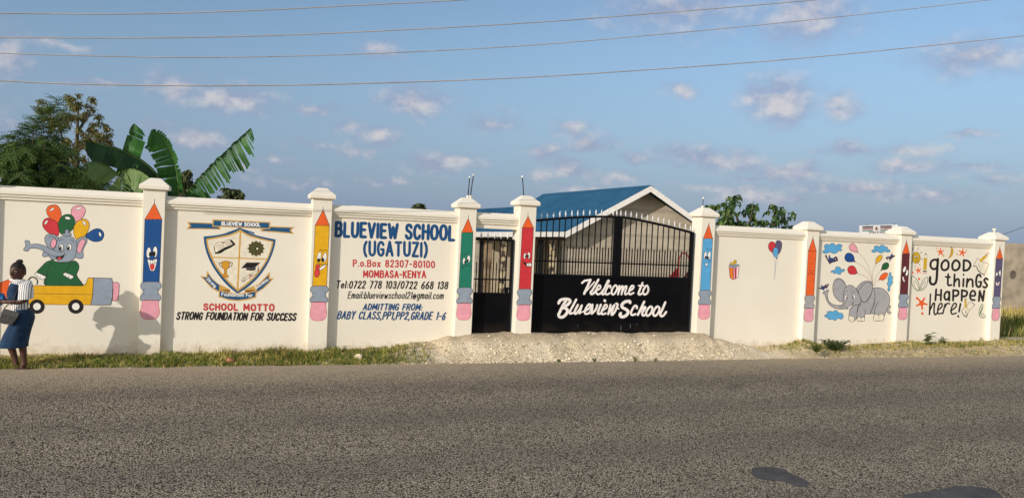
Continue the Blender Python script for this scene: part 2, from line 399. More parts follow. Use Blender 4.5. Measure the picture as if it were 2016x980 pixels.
# ------------------------------------------------------------------ ground, road, verge
XS = [(-60,.05),(-5,.06),(-1.26,.06),(1.41,.08),(2.6,.13),(3.3,.22),(3.85,.31),(4.2,.385),(5.24,.40),(7.0,.405),(8.9,.40),(9.25,.36),(9.5,.24),(9.9,.16),(10.6,.11),(11.96,.16),(13.2,.12),(14.63,.17),(16,.17),(17.6,.20),(22,.2),(60,.2)]
def wz(x):
    for (a, p), (b, q) in zip(XS, XS[1:]):
        if a <= x <= b:
            t = (x-a)/(b-a); t = t*t*(3-2*t); return p+(q-p)*t
    return .1
EDGE = -0.93
def edge(x): return EDGE - .0075*(x+3) + .05*mnoise.noise((x*1.3, 0, 5)) + .03*mnoise.noise((x*4.1, 2, 5))
def hump(x):            # how much of the raised gravel ramp is here
    return max(0, min(1, (x-2.6)/1.3))*max(0, min(1, (10.2-x)/1.0))
def vz(x, y):
    e = edge(x); t = (y-e)/(-.16-e)
    w = wz(x)
    if t <= 0: z = -.012 + t*.12
    else:
        tt = min(t, 1.0); h = hump(x)
        s1 = tt*tt*(3-2*tt); s2 = tt**.9
        z = -.012 + (w+.012)*((1-h)*s2+h*s1)
    n = mnoise.noise((x*2.3, y*3.0, 1))*.024 + mnoise.noise((x*7, y*8, 3))*.012 + mnoise.noise((x*21, y*22, 7))*.006
    k = max(0, min(1, t*2.5))
    # heaps of rubble against the pillars' feet
    for (hx, hy, hr, hh) in ((3.75,-.3,.3,.07),(9.75,-.34,.42,.1),(10.25,-.28,.3,.05),(11.8,-.25,.28,.10),(-.98,-.22,.25,.06),(1.62,-.24,.3,.06),(14.85,-.22,.3,.06),(17.8,-.25,.35,.05),(3.0,-.5,.5,.05),(9.3,-.3,.35,.06)):
        d = ((x-hx)**2+(y-hy)**2)/hr**2
        if d < 4: z += hh*math.exp(-d*1.6)
    for rx_ in (6.1, 7.7): z -= .035*math.exp(-((x-rx_-.12*y)/.16)**2)*k*hump(x)
    return z + n*k + .004*k
def verge_mesh(x0, x1, dx, ys):
    nx = int(round((x1-x0)/dx)); v = []; f = []
    for i in range(nx+1):
        x = x0+dx*i
        for y in ys: v.append((x, y, vz(x, y) if y < 0.02 else vz(x, 0.02)))
    ny = len(ys)
    for i in range(nx):
        for j in range(ny-1): f.append((i*ny+j, (i+1)*ny+j, (i+1)*ny+j+1, i*ny+j+1))
    return v, f
def nodes_mat(name):
    m = bpy.data.materials.new(name); m.use_nodes = True; MATS[name] = m; t = m.node_tree; b = t.nodes['Principled BSDF']
    def add(ty, **k):
        n = t.nodes.new(ty)
        for a, c in k.items():
            if a in n.inputs: n.inputs[a].default_value = c
            else: setattr(n, a, c)
        return n
    def link(a, c): t.links.new(a, c)
    def rgbmix(f, a, c):
        n = t.nodes.new('ShaderNodeMix'); n.data_type = 'RGBA'
        for k, v in (('Factor', f), ('A', a), ('B', c)):
            if isinstance(v, (tuple, float, int)): n.inputs[k].default_value = (*v, 1) if isinstance(v, tuple) else v
            else: link(v, n.inputs[k])
        return n.outputs['Result']
    def rng(v, a, c, lo=0., hi=1.):
        n = t.nodes.new('ShaderNodeMapRange'); link(v, n.inputs[0])
        for i, q in enumerate((a, c, lo, hi)): n.inputs[i+1].default_value = q
        return n.outputs[0]
    co = t.nodes.new('ShaderNodeTexCoord').outputs['Object']
    def noise(scale, detail=5, rough=.6, vec=None):
        n = add('ShaderNodeTexNoise', Scale=scale, Detail=detail, Roughness=rough); link(vec or co, n.inputs['Vector']); return n.outputs[0]
    def voro(scale, feature='F1'):
        n = add('ShaderNodeTexVoronoi', Scale=scale); n.feature = feature; link(co, n.inputs['Vector']); return n
    return m, t, b, add, link, rgbmix, rng, co, noise, voro

# asphalt with exposed chippings
m, t, b, add, link, rgbmix, rng, co, noise, voro = nodes_mat('chip_seal_asphalt')
v1 = voro(66); v2 = voro(120); bign = noise(.55, 6, .65); mid = noise(5, 4); fine = noise(160, 2)
cell = t.nodes.new('ShaderNodeSeparateColor'); link(v1.outputs['Color'], cell.inputs[0])
c1 = rgbmix(cell.outputs[0], lin((214, 190, 158)), lin((255, 244, 212)))
gap = rng(v1.outputs['Distance'], .34, .66); g2 = rng(v2.outputs['Distance'], .3, .7)
gg = t.nodes.new('ShaderNodeMath'); gg.operation = 'MULTIPLY_ADD'; gg.use_clamp = True; link(g2, gg.inputs[0]); gg.inputs[1].default_value = .35; link(gap, gg.inputs[2])
c2 = rgbmix(gg.outputs[0], c1, lin((66, 57, 48)))
c3 = rgbmix(rng(bign, .42, .62), c2, rgbmix(.22, c2, lin((104, 95, 86))))
c4 = rgbmix(rng(mid, .5, .8, 0, .35), c3, lin((176, 164, 146)))
trk = t.nodes.new('ShaderNodeTexWave'); trk.bands_direction = 'Y'; trk.inputs['Scale'].default_value = .17; trk.inputs['Distortion'].default_value = 1.2; trk.inputs['Detail'].default_value = 3; link(co, trk.inputs['Vector'])
c4 = rgbmix(rng(trk.outputs['Fac'], .3, .9, 0, .22), c4, lin((92, 86, 82)))
oil = noise(1.1, 3, .5); c4 = rgbmix(rng(oil, .64, .74, 0, .35), c4, lin((70, 66, 64)))
# dust blown over the outer edge by the verge
sx = t.nodes.new('ShaderNodeSeparateXYZ'); link(co, sx.inputs[0])
dn = t.nodes.new('ShaderNodeMath'); dn.operation = 'MULTIPLY_ADD'; link(mid, dn.inputs[0]); dn.inputs[1].default_value = .9; link(sx.outputs[1], dn.inputs[2])
c5 = rgbmix(rng(dn.outputs[0], -2.4, -.5, 0, .6), c4, lin((206, 186, 156)))
link(c5, b.inputs['Base Color']); b.inputs['Roughness'].default_value = .9; b.inputs['Specular IOR Level'].default_value = .12
hgt = t.nodes.new('ShaderNodeMath'); hgt.operation = 'MULTIPLY_ADD'; link(fine, hgt.inputs[0]); hgt.inputs[1].default_value = .25
inv = rng(v1.outputs['Distance'], .1, .75, 1, 0); link(inv, hgt.inputs[2])
bp = add('ShaderNodeBump', Strength=1.0, Distance=.014); link(hgt.outputs[0], bp.inputs['Height']); link(bp.outputs[0], b.inputs['Normal'])

m, t, b, add, link, rgbmix, rng, co, noise, voro = nodes_mat('bitumen_patch')
c = rgbmix(rng(noise(3, 6), .35, .7), lin((74, 72, 72)), lin((100, 96, 92)))
c = rgbmix(rng(noise(70, 2), .66, .72), c, lin((170, 160, 145)))
link(c, b.inputs['Base Color']); b.inputs['Roughness'].default_value = .85; b.inputs['Specular IOR Level'].default_value = .12
bp = add('ShaderNodeBump', Strength=.4, Distance=.006); link(noise(90, 4), bp.inputs['Height']); link(bp.outputs[0], b.inputs['Normal'])

# verge: pale coral gravel over the ramp, brown soil under the grass
m, t, b, add, link, rgbmix, rng, co, noise, voro = nodes_mat('verge_soil')
sx = t.nodes.new('ShaderNodeSeparateXYZ'); link(co, sx.inputs[0])
r1 = rng(sx.outputs[0], 2.2, 3.8); r2 = rng(sx.outputs[0], 12.2, 10.6)
mm = t.nodes.new('ShaderNodeMath'); mm.operation = 'MULTIPLY'; link(r1, mm.inputs[0]); link(r2, mm.inputs[1])
na = t.nodes.new('ShaderNodeMath'); na.operation = 'MULTIPLY_ADD'; na.use_clamp = True; link(noise(2.2, 6), na.inputs[0]); na.inputs[1].default_value = 1.2
nb = t.nodes.new('ShaderNodeMath'); nb.operation = 'MULTIPLY_ADD'; link(mm.outputs[0], nb.inputs[0]); nb.inputs[1].default_value = 1.3; nb.inputs[2].default_value = -.75; link(nb.outputs[0], na.inputs[2])
vs = voro(38); vc = t.nodes.new('ShaderNodeSeparateColor'); link(vs.outputs['Color'], vc.inputs[0])
grav = rgbmix(vc.outputs[0], lin((212, 195, 162)), lin((240, 226, 194)))
grav = rgbmix(rng(vs.outputs['Distance'], .3, .7), grav, lin((182, 164, 134)))
grav = rgbmix(rng(noise(1.6, 5), .42, .6), grav, lin((222, 206, 178)))
soil = rgbmix(rng(noise(9, 6), .35, .65), lin((150, 132, 98)), lin((208, 190, 152)))
grav = rgbmix(rng(sx.outputs[2], .24, .35, 0, .9), grav, rgbmix(rng(noise(12, 5), .35, .7), lin((196, 178, 148)), lin((160, 144, 118))))
col = rgbmix(na.outputs[0], soil, grav); link(col, b.inputs['Base Color']); b.inputs['Roughness'].default_value = .95; b.inputs['Specular IOR Level'].default_value = .1
bp = add('ShaderNodeBump', Strength=.6, Distance=.018); hh = t.nodes.new('ShaderNodeMath'); hh.operation = 'MULTIPLY_ADD'; link(noise(60, 6, .7), hh.inputs[0]); hh.inputs[1].default_value = .8; vb_ = t.nodes.new('ShaderNodeMath'); vb_.operation = 'MULTIPLY'; link(rng(vs.outputs['Distance'], 0, .8, 1, 0), vb_.inputs[0]); link(rng(sx.outputs[2], .2, .34, 1, .12), vb_.inputs[1]); link(vb_.outputs[0], hh.inputs[2])
link(hh.outputs[0], bp.inputs['Height']); link(bp.outputs[0], b.inputs['Normal'])

def sheet(name, x0, x1, y0, y1, z, m, nx=1, ny=1):
    q = MB()
    q.v = [(x0+(x1-x0)*i/nx, y0+(y1-y0)*j/ny, z) for i in range(nx+1) for j in range(ny+1)]
    q.f = [(i*(ny+1)+j, (i+1)*(ny+1)+j, (i+1)*(ny+1)+j+1, i*(ny+1)+j+1) for i in range(nx) for j in range(ny)]; q.m = [0]*len(q.f)
    return tag(q.build(name, m), kind='structure')
field = mat('field_soil', (150, 130, 92), rough=.95, rgb2=(112, 106, 62), vscale=.35, bump=.4, bscale=9)
sheet('ground', -1500, 1500, -1500, 1500, -.16, field)
sheet('road', -160, 160, -26, -.70, 0.0, MATS['chip_seal_asphalt'])
sheet('yard', -60, 17.35, .12, 70, .30, mat('yard_soil', (176, 158, 128), rough=.95, rgb2=(140, 122, 92), vscale=.8, bump=.4, bscale=20))
ys = [-1.3,-1.2,-1.12,-1.06]+[-1.0+.04*i for i in range(26)]+[.1, .3, .6]
v, f = verge_mesh(-6, 19.0, .04, ys)
q = MB(); q.v = v; q.f = f; q.m = [0]*len(f); tag(q.build('verge', MATS['verge_soil'], smooth=True), kind='structure')
for a, bb in ((-60, -6), (19.0, 70)):
    v, f = verge_mesh(a, bb, .25, [-1.3, -1.15, -1.0, -.85, -.6, -.3, 0, .3, .6]); q = MB(); q.v = v; q.f = f; q.m = [0]*len(f); tag(q.build('verge', MATS['verge_soil'], smooth=True), kind='structure')
# field to the right of the wall
q = MB(); nx, ny = 90, 50
def fz(x, y):
    return .14 + .02*mnoise.noise((x*.8, y*.8, 3)) + max(0, min(1, (y-4.3)/1.8))*.22 - .1*math.exp(-((y-1.4)/.9)**2)
q.v = [(17.35+42*i/nx, .55+9.0*j/ny, fz(17.35+42*i/nx, .55+9.0*j/ny)) for i in range(nx+1) for j in range(ny+1)]
q.f = [(i*(ny+1)+j, (i+1)*(ny+1)+j, (i+1)*(ny+1)+j+1, i*(ny+1)+j+1) for i in range(nx) for j in range(ny)]; q.m = [0]*len(q.f)
tag(q.build('field', mat('dry_field', (172, 148, 106), rough=.95, rgb2=(128, 112, 70), vscale=2, bump=.4, bscale=30), smooth=True), kind='structure')
def patch(pp, name='road_patch'):
    p = [G(a, bb, .004) for a, bb in catmull(pts(pp), True, 12)]
    c_ = sum(p, Vector())/len(p); p = [c_+(v-c_)*(1+.05*mnoise.noise(v*9)+.03*mnoise.noise(v*31)) for v in p]
    for v in p: v.z = .004
    q = MB(); q.face(p); return tag(q.build(name, MATS['bitumen_patch']), kind='structure')
patch('1482,921 1510,918 1540,922 1558,932 1580,941 1594,950 1588,956 1570,957 1545,948 1510,944 1486,938')
patch('1776,978 1815,967 1850,962 1880,956 1920,957 1955,963 1972,974 1980,990 1900,1015 1800,1010')

# ------------------------------------------------------------------ perimeter wall
m, t, b, add, link, rgbmix, rng, co, noise, voro = nodes_mat('cream_wall_paint')
c = rgbmix(rng(noise(.9, 5), .35, .7), lin((234, 226, 208)), lin((230, 221, 202)))
c = rgbmix(rng(noise(14, 4), .4, .75, 0, .12), c, lin((220, 206, 182)))
sx = t.nodes.new('ShaderNodeSeparateXYZ'); link(co, sx.inputs[0])
# splashed dirt just above the ground
st = t.nodes.new('ShaderNodeMath'); st.operation = 'MULTIPLY_ADD'; link(noise(5, 6, .7), st.inputs[0]); st.inputs[1].default_value = -.75; link(sx.outputs[2], st.inputs[2])
c = rgbmix(rng(st.outputs[0], -.34, -.12, .5, 0), c, lin((176, 152, 118)))
link(c, b.inputs['Base Color']); b.inputs['Roughness'].default_value = .75; b.inputs['Specular IOR Level'].default_value = .25
bp = add('ShaderNodeBump', Strength=.10, Distance=.008); n1 = noise(35, 6, .65); link(n1, bp.inputs['Height']); link(bp.outputs[0], b.inputs['Normal'])
CREAM = MATS['cream_wall_paint']
PX = [-3.74, -1.266, 1.417, 4.069, 5.265, 9.303, 12.016, 14.699, 17.673]
PZT = [2.76, 2.765, 2.77, 2.752, 2.862, 2.845, 2.685, 2.70, 2.69]       # underside of each cap
PW = .3355; PD = .115
PANEL_LABEL = {0: 'cream wall panel painted with a blue eared elephant riding in a yellow pencil car',
 1: 'cream wall panel painted with the blue and gold shield crest and school motto',
 2: 'cream wall panel lettered with the school name, phone numbers and email',
 5: 'cream wall panel painted with a striped gift box and three bunched balloons',
 6: 'cream wall panel painted with a big grey elephant, balloons and blue clouds',
 7: 'cream wall panel lettered good things happen here among stars and leaves'}
PANEL_LABEL[0] = 'cream wall panel painted with an elephant in green riding in a yellow pencil car'
panels = {}
def wall_panel(name, label, xa, xb, zt, zb=-.2, y1=.2):
    root = thing(name, label, 'wall', ((xa+xb)/2, .1, 0), 'painted panels of the roadside wall')
    q = MB(); q.box(xa, xb, 0, y1, zb, zt-.012); q.build('wall_face', CREAM, root)
    # coping: chamfered band, then three stepped mouldings
    prof = [(y1+.03, zt-.06), (y1-.02, zt), (.005, zt), (-.085, zt-.085), (-.085, zt-.128), (-.060, zt-.131), (-.060, zt-.168), (-.034, zt-.171), (-.034, zt-.212), (0.002, zt-.216), (0.002, zt-.25), (.1, zt-.25), (.1, zt-.06)]
    ex = .002
    q = MB(); q.rings([[(xa+ex, y, z) for y, z in prof], [(xb-ex, y, z) for y, z in prof]]); q.build('coping', CREAM, root)
    return root
tops = [2.70, 2.672, 2.68, 2.685, None, 2.682, 2.69, 2.695]
wall_panel('wall_panel', 'cream wall panel beyond the left edge of the view', -8.5, PX[0]-PW/2, 2.70)
for i in range(8):
    if i in (3, 4): continue
    xa, xb = PX[i]+PW/2, PX[i+1]-PW/2
    panels[i] = wall_panel('wall_panel', PANEL_LABEL[i if i < 3 else i], xa, xb, tops[i])
# ------------------------------------------------------------------ pillars with painted pencils
# order of each pencil: crop x0, y0, scale | tip line | apex | shoulder L, R | shaft foot L, R | ferrule bottom y | eraser bottom y
# (pillar 0 stands just outside the left edge)
PENCIL = {1: (270,380,3.771, (130,45),(128,74),(57,195),(184,195),(42,662),(164,662), 797, 935, 'blue'),
 2: (600,380,3.771, (136,105),(136,124),(77,240),(183,240),(57,692),(162,692), 810, 946, 'yellow'),
 3: (885,410,4.261, (158,57),(157,84),(102,202),(197,202),(77,668),(182,668), 797, 935, 'pencilgreen'),
 4: (1000,410,4.261, (168,35),(168,65),(120,163),(215,163),(92,680),(190,680), 810, 940, 'red'),
 5: (1355,420,4.4545, (180,78),(180,95),(130,220),(214,220),(104,676),(192,676), 800, 926, 'sky'),
 6: (1565,450,5.158, (184,75),(183,92),(136,226),(217,226),(110,680),(192,680), 810, 944, 'orange'),
 7: (1750,450,5.158, (182,108),(179,125),(136,254),(210,254),(112,668),(190,668), 800, 922, 'maroon'),
 8: (1930,460,5.444, (210,122),(210,148),(168,268),(240,268),(142,676),(212,676), 800, 930, 'grape')}
PLABEL = {1: 'cream wall pillar with a laughing blue pencil painted on it', 2: 'cream wall pillar with a yellow pencil sticking out its tongue',
 3: 'cream gate pillar with a frowning green pencil and two rods on top', 4: 'cream gate pillar with a smirking red pencil and one tall rod on top',
 5: 'cream gate pillar with a smiling light blue pencil at the right of the gate', 6: 'cream wall pillar with a sad all orange pencil',
 7: 'cream wall pillar with a dark maroon pencil between elephant and lettering', 8: 'cream end pillar of the wall with a purple pencil and knob on top',
 0: 'cream wall pillar just beyond the left edge of the view'}
def face(p, i):
    if i == 1:
        p.ell(86,443,17,40,'white',4,'lineblack',3).ell(133,438,17,42,'white',4,'lineblack',3)
        p.ell(100,455,13,20,'black').ell(124,452,13,20,'black').ell(112,478,22,12,'blue').line('55,490 62,482 75,484',4,'lineblack').line('148,480 158,486 158,494',4,'lineblack')
        p.blob('78,492 110,498 146,488 142,530 128,572 112,578 96,570 86,535','white').blob('96,532 125,526 128,555 112,574 98,560','tongue',None)
        p.line('84,522 112,526 142,518',3,'lineblack').line('98,496 100,524',3,'lineblack',False).line('116,498 117,524',3,'lineblack',False).line('131,495 131,522',3,'lineblack',False)
        p.line('70,484 110,494 152,484',4,'lineblack')
    elif i == 2:
        p.line('108,424 122,422 134,434',4,'lineblack').line('136,428 152,422 168,430',4,'lineblack')
        p.ell(107,470,15,34,'white',10,'lineblack',3).ell(148,478,15,36,'white',10,'lineblack',3)
        p.ell(104,498,12,14,'black').ell(134,496,12,15,'black').line('94,512 115,528 150,530 168,528',5,'lineblack')
        p.blob('108,560 135,538 158,530 148,552 118,572','white').blob('86,532 112,534 108,562 110,600 96,624 78,618 72,592 80,560','tongue').line('95,545 94,580',3,'kred')
    elif i == 3:
        p.line('110,386 125,384 132,392',4,'lineblack').line('140,388 146,374 162,366',4,'lineblack')
        p.ell(121,441,11,27,'white',4,'lineblack',3).ell(160,424,14,30,'white',6,'lineblack',3)
        p.ell(131,452,8,13,'black').ell(152,438,9,13,'black').line('106,504 120,484 145,477 170,484 184,496',4,'lineblack').line('103,492 110,510',3,'lineblack',False).line('178,498 186,490',3,'lineblack',False)
    elif i == 4:
        p.line('122,354 134,348 146,352',4,'kred').line('156,350 170,342 184,346',4,'kred')
        p.ell(143,399,12,25,'white',4,'lineblack',3).ell(174,396,13,27,'white',4,'lineblack',3)
        p.ell(150,404,7,15,'black').ell(168,402,7,16,'black').blob('126,446 150,458 176,462 195,458 196,480 180,490 158,484 138,466','black').line('118,444 128,446 122,436',3,'lineblack')
        p.blob('160,462 194,460 195,484 172,488 158,480','white').line('172,462 170,486',3,'lineblack',False).line('184,462 183,486',3,'lineblack',False)
    elif i == 5:
        p.line('156,306 166,308 174,318',4,'lineblack').line('182,318 194,312 206,316',4,'lineblack')
        p.ell(149,368,13,34,'white',8,'lineblack',3).ell(183,368,13,36,'white',8,'lineblack',3)
        p.ell(153,386,9,13,'black').ell(171,390,9,15,'black').line('136,436 160,440 182,428 194,416',4,'lineblack').blob('148,440 172,436 166,454 156,460','white').line('184,404 194,418',3,'lineblack',False)
    elif i == 6:
        p.line('146,360 156,354 168,356',3,'lineblack').line('172,356 184,352 196,358',3,'lineblack').line('144,420 156,428 168,424',3,'lineblack').line('172,424 182,430 194,420',3,'lineblack')
        p.line('136,470 142,456 160,450 178,452 186,470',4,'lineblack').line('134,458 144,454',3,'lineblack',False)
    elif i == 7:
        p.ell(158,412,13,30,'white',18).ell(182,448,12,30,'white',12).ell(168,442,8,14,'black').ell(172,428,5,8,'black')
        p.ell(150,470,16,10,'black').blob('138,492 146,488 156,520 160,538 150,536 140,515','white',None).line('146,520 152,512',3,'lineblack',False)
    elif i == 8:
        p.line('172,372 188,380 200,376 218,364',4,'lineblack').ell(176,440,10,28,'white',4,'lineblack',2).ell(208,424,11,34,'white',6,'lineblack',2)
        p.ell(178,458,7,14,'black').ell(200,446,6,16,'black').ell(186,492,20,16,'grape',0,'lineblack',3).blob('166,512 184,528 206,512 200,540 186,554 170,546','white',None).line('164,510 172,526 186,532 204,524 210,512',3,'lineblack').ell(186,540,10,7,'pink')
def pillar(i):
    x = PX[i]; zt = PZT[i]; root = thing('pillar', PLABEL[i], 'pillar', (x, .06, 0), 'pillars along the roadside wall')
    gate = i in (3, 4, 5)
    y1 = .255
    q = MB(); q.box(x-PW/2, x+PW/2, -PD, y1, -.2, zt); q.build('shaft', CREAM, root, bevel=.006)
    q = MB(); o = .055; yc = (-PD+y1)/2; hx, hy = PW/2+o, (y1+PD)/2+o
    def rg(sx, sy, z): return [(x-sx, yc-sy, z), (x+sx, yc-sy, z), (x+sx, yc+sy, z), (x-sx, yc+sy, z)]
    q.rings([rg(hx-.012, hy-.012, zt-.006), rg(hx, hy, zt+.006), rg(hx, hy, zt+.062), rg(hx-.01, hy-.01, zt+.075), rg(.085, .085, zt+.185), rg(.07, .07, zt+.19)])
    q.build('cap', CREAM, root, bevel=.006)
    rod = mat('rod_steel', (72, 74, 84), rough=.5, metal=.5)
    def rodm(px, pts_, r=.011, tip=True):
        q = MB(); P = [W(a, b, .065) for a, b in pts_]; q.tube(P, r, 6); q.build('rod', rod, root, True)
        d = (P[0]-P[1]).normalized()
        q = MB(); q.tube([P[0]+d*.10, P[0]-d*.03], [.016, .03], 8); q.build('rod_collar', CREAM, root, True)
        if tip: q = MB(); q.tube([P[-1]-d*.0, P[-1]-d*.02, P[-1]-d*.045], [.012, .022, .006], 8); q.build('rod_tip', pmat('white'), root, True)
    if i == 3: rodm(0, [(921,388),(923,368),(924.5,351)]); rodm(0, [(926,388),(929,365),(932,347)])
    if i == 4: rodm(0, [(1031,388),(1030,368),(1028.5,350)])
    if i == 5: rodm(0, [(1383,408),(1384,400),(1384.5,392)], .009)
    if i == 8:
        q = MB(); zc = zt+.185; q.tube([(x, .065, zc), (x, .065, zc+.05)], .018, 10)
        q.rings([[(x+r*cos(2*pi*k/12), .065+r*sin(2*pi*k/12), zc+z) for k in range(12)] for r, z in ((.018,.045),(.045,.06),(.055,.075),(.04,.092),(.01,.1))]); q.build('knob', CREAM, root, True)
    if i not in PENCIL: return root
    x0, y0, sc, tip, ap, sl, sr, fl, fr, fb, eb, colr = PENCIL[i]
    p = Painter(-PD, root).to(x0, y0, sc)
    w = 3.2 if i < 6 else 3.6
    ll = 'kred' if i in (2, 4) else 'lineblack'
    p.begin('painted_pencil')
    wob = [(sl[0]+(sr[0]-sl[0])*k/8, sl[1]+(sr[1]-sl[1])*k/8+(3 if k % 2 else -2)) for k in range(9)]
    p.poly([sl, sr, fr, fl], colr)
    p.line([sl, ((sl[0]+fl[0])/2, (sl[1]+fl[1])/2), fl], w, 'lineblack', False).line([sr, ((sr[0]+fr[0])/2, (sr[1]+fr[1])/2), fr], w, 'lineblack', False)
    shaft = p.end()
    p.begin('painted_tip', shaft); p.poly([ap]+wob[::-1], 'orange'); p.line([tip, ap], w, 'lineblack', False).line([ap, sl], w, 'lineblack', False).line([ap, sr], w, 'lineblack', False).line(wob, w, 'lineblack'); p.end()
    # ferrule and eraser hang below the shaft, following its lean
    cx = (fl[0]+fr[0])/2; h = (fr[0]-fl[0])/2; lean = ((sl[0]+sr[0])/2-cx)/(sl[1]-fl[1])
    F = fl[1]
    def Q(u, t, y_, hh): yy = y_+t*hh; return (cx+u*h+lean*(yy-F), yy)
    fh = fb-F
    prof = [(1.0,0),(1.22,.10),(1.27,.24),(1.1,.36),(.95,.42),(.95,.62),(1.1,.68),(1.25,.78),(1.25,.92),(1.05,1.0)]
    shp = [Q(-.5,-.03,F,fh), Q(.5,-.03,F,fh)]+[Q(u,t,F,fh) for u, t in prof]+[Q(.4,.97,F,fh), Q(-.4,.97,F,fh)]+[Q(-u,t,F,fh) for u, t in prof[::-1]]
    p.begin('painted_eraser', shaft); eh = eb-fb
    er = [(.98,0),(1.0,.2),(1.12,.45),(1.16,.65),(1.0,.86),(.55,.99)]
    p.blob([Q(-.5,0,fb,eh), Q(.5,0,fb,eh)]+[Q(u,t,fb,eh) for u, t in er]+[Q(-u,t,fb,eh) for u, t in er[::-1]], 'pink', 'plum' if i > 5 else 'brickred', w); p.end()
    p.begin('painted_ferrule', shaft); p.blob(shp, 'gray2' if i == 6 else 'gray', 'lineblack', w)
    p.line([Q(-1.0,.42,F,fh), Q(-.75,.40,F,fh)], w, 'lineblack', False).line([Q(1.0,.42,F,fh), Q(.75,.40,F,fh)], w, 'lineblack', False).line([Q(-1.0,.64,F,fh), Q(-.75,.66,F,fh)], w, 'lineblack', False).line([Q(1.0,.64,F,fh), Q(.75,.66,F,fh)], w, 'lineblack', False); p.end()
    p.begin('painted_face', shaft); face(p, i); p.end()
    return root
for i in range(9): pillar(i)

# ------------------------------------------------------------------ painting: elephant in the pencil car
p = Painter(0, panels[0]).to(40, 390, 4.083)
def balloon(p, st, c, hl=None, w=4):
    p.begin('painted_balloon'); p.blob(st, c, 'lineblack', w)
    if hl: p.blob(hl, 'white', 'lineblack', 3)
    p.end()
balloon(p, '245,58 290,56 322,95 328,150 306,198 262,185 222,140 210,100 222,70', 'orange', '236,98 262,76 272,82 266,94 240,106')
balloon(p, '440,64 488,58 520,85 518,125 490,168 446,188 418,150 408,110 416,82', 'pink', '444,88 470,72 492,74 488,86 450,96')
balloon(p, '186,180 218,160 256,170 296,198 310,250 304,300 250,292 206,262 180,222', 'red', '192,206 206,182 220,180 220,192 202,212')
balloon(p, '340,142 392,130 430,155 440,205 420,250 380,285 330,290 308,240 308,190', 'green', '360,152 384,150 402,160 396,172 366,168')
balloon(p, '474,176 520,168 548,190 554,230 530,290 490,318 452,330 432,290 428,240 448,200', 'yellow', '498,188 512,184 530,208 522,220 506,206')
balloon(p, '570,262 620,244 660,262 672,300 650,340 600,350 560,336 530,312 528,296', 'blue', '630,280 640,272 652,292 648,308 636,304')
p.begin('painted_elephant')
p.blob('196,330 206,300 240,288 280,296 310,322 312,352 280,400 240,410 210,375','gray','lineblack',4).blob('256,334 276,326 290,345 282,385 262,402 246,388 246,360','pink','lineblack',4)
p.line('230,318 250,306 276,316 290,335',4,'lineblack')
p.blob('186,430 210,424 228,440 226,462 196,472 178,462','gray','lineblack',4)
p.blob('450,348 470,322 505,310 532,318 536,350 518,385 504,420 506,470 486,486 450,478 430,455 438,425','gray','lineblack',4)
p.blob('478,345 500,330 520,336 520,358 500,400 486,432 468,438 456,424 460,385','pink','lineblack',4)
p.blob('300,335 330,308 380,300 425,318 448,350 455,395 448,440 438,480 400,508 350,514 300,512 290,494 250,488 226,460 224,430 260,420 285,385','gray','lineblack',4)
p.blob('346,298 336,290 346,282 358,284 360,262 372,250 388,258 390,280 406,282 412,294 402,302 375,306','gray','lineblack',4)
p.blob('36,348 52,338 74,348 80,370 140,368 200,384 250,410 300,428 345,430 355,452 335,464 280,468 230,450 180,420 130,404 80,404 62,424 36,424 26,412 40,390 42,366','gray','lineblack',4)
p.poly(pts('298,426 352,426 356,462 310,466'),'gray')
p.line('300,432 340,430 356,418',4,'lineblack').line('352,440 360,456 366,454',4,'lineblack')
p.ell(327,396,19,28,'white',6,'lineblack',4).ell(393,394,19,27,'white',6,'lineblack',4).ell(321,402,12,19,'black').ell(386,400,12,18,'black').ell(318,394,3.5,5,'white').ell(383,392,3.5,5,'white')
p.line('314,344 328,332 350,332',4,'lineblack').line('404,336 420,340 428,356',4,'lineblack')
p.blob('288,474 320,468 352,456 340,484 316,496 296,490','black').ell(314,484,17,9,'tongue',-20)
p.end()
p.begin('painted_dress')
p.blob('240,500 260,494 290,512 350,518 410,506 440,504 464,525 472,560 452,620 480,660 504,704 430,704 204,702 202,620 150,612 130,596 170,550 205,515','green','lineblack',4,True,4)
p.line('250,516 226,570 210,640 203,700',4,'black').line('408,516 385,560 360,600',4,'lineblack').line('360,604 440,630',4,'lineblack',False).line('135,600 205,622',4,'lineblack',False).line('452,618 500,700',4,'lineblack',False)
p.end()
p.begin('painted_hand'); p.blob('122,602 140,600 204,630 196,646 178,654 160,648 146,642 130,628 116,616','white','lineblack',4).line('136,616 142,630',3,'lineblack',False).line('158,628 160,644',3,'lineblack',False); p.end()
p.begin('painted_hand'); p.blob('348,606 368,600 425,625 420,642 402,650 388,640 374,636 360,626 346,618','white','lineblack',4).line('366,616 368,632',3,'lineblack',False).line('390,622 388,640',3,'lineblack',False); p.end()
p.begin('painted_car')
p.blob('-90,718 -20,702 200,702 500,704 525,690 545,640 592,640 592,700 586,790 570,856 300,854 -60,850','yellow','lineblack',4,False)
p.poly(pts('-190,690 -62,640 -40,664 -34,702 -60,850 -150,830'),'orange'); p.line('-60,850 -150,830 -190,690 -62,640 -40,664 -34,702',4,'lineblack',False)
p.line('-60,768 92,766 586,774',4,'brown',False).line('-60,850 110,852 390,855 570,856',4,'brown',False)
p.blob('588,640 650,642 735,644 746,700 740,790 728,856 650,858 566,856 582,780','gray','lineblack',5,False)
p.blob('742,676 780,676 796,690 792,760 784,816 770,826 740,822 746,740','pink','lineblack',4,False)
p.end()
for cx, cy in ((134, 870), (446, 870)):
    p.begin('painted_wheel'); p.ell(cx, cy, 62, 58, 'black').ell(cx, cy, 30, 29, 'white'); p.end()
p.begin('painted_steering_wheel'); p.line('70,650 92,634 118,640 138,662 134,690',10,'black'); p.line('60,690 56,668 70,650',10,'black'); p.end()

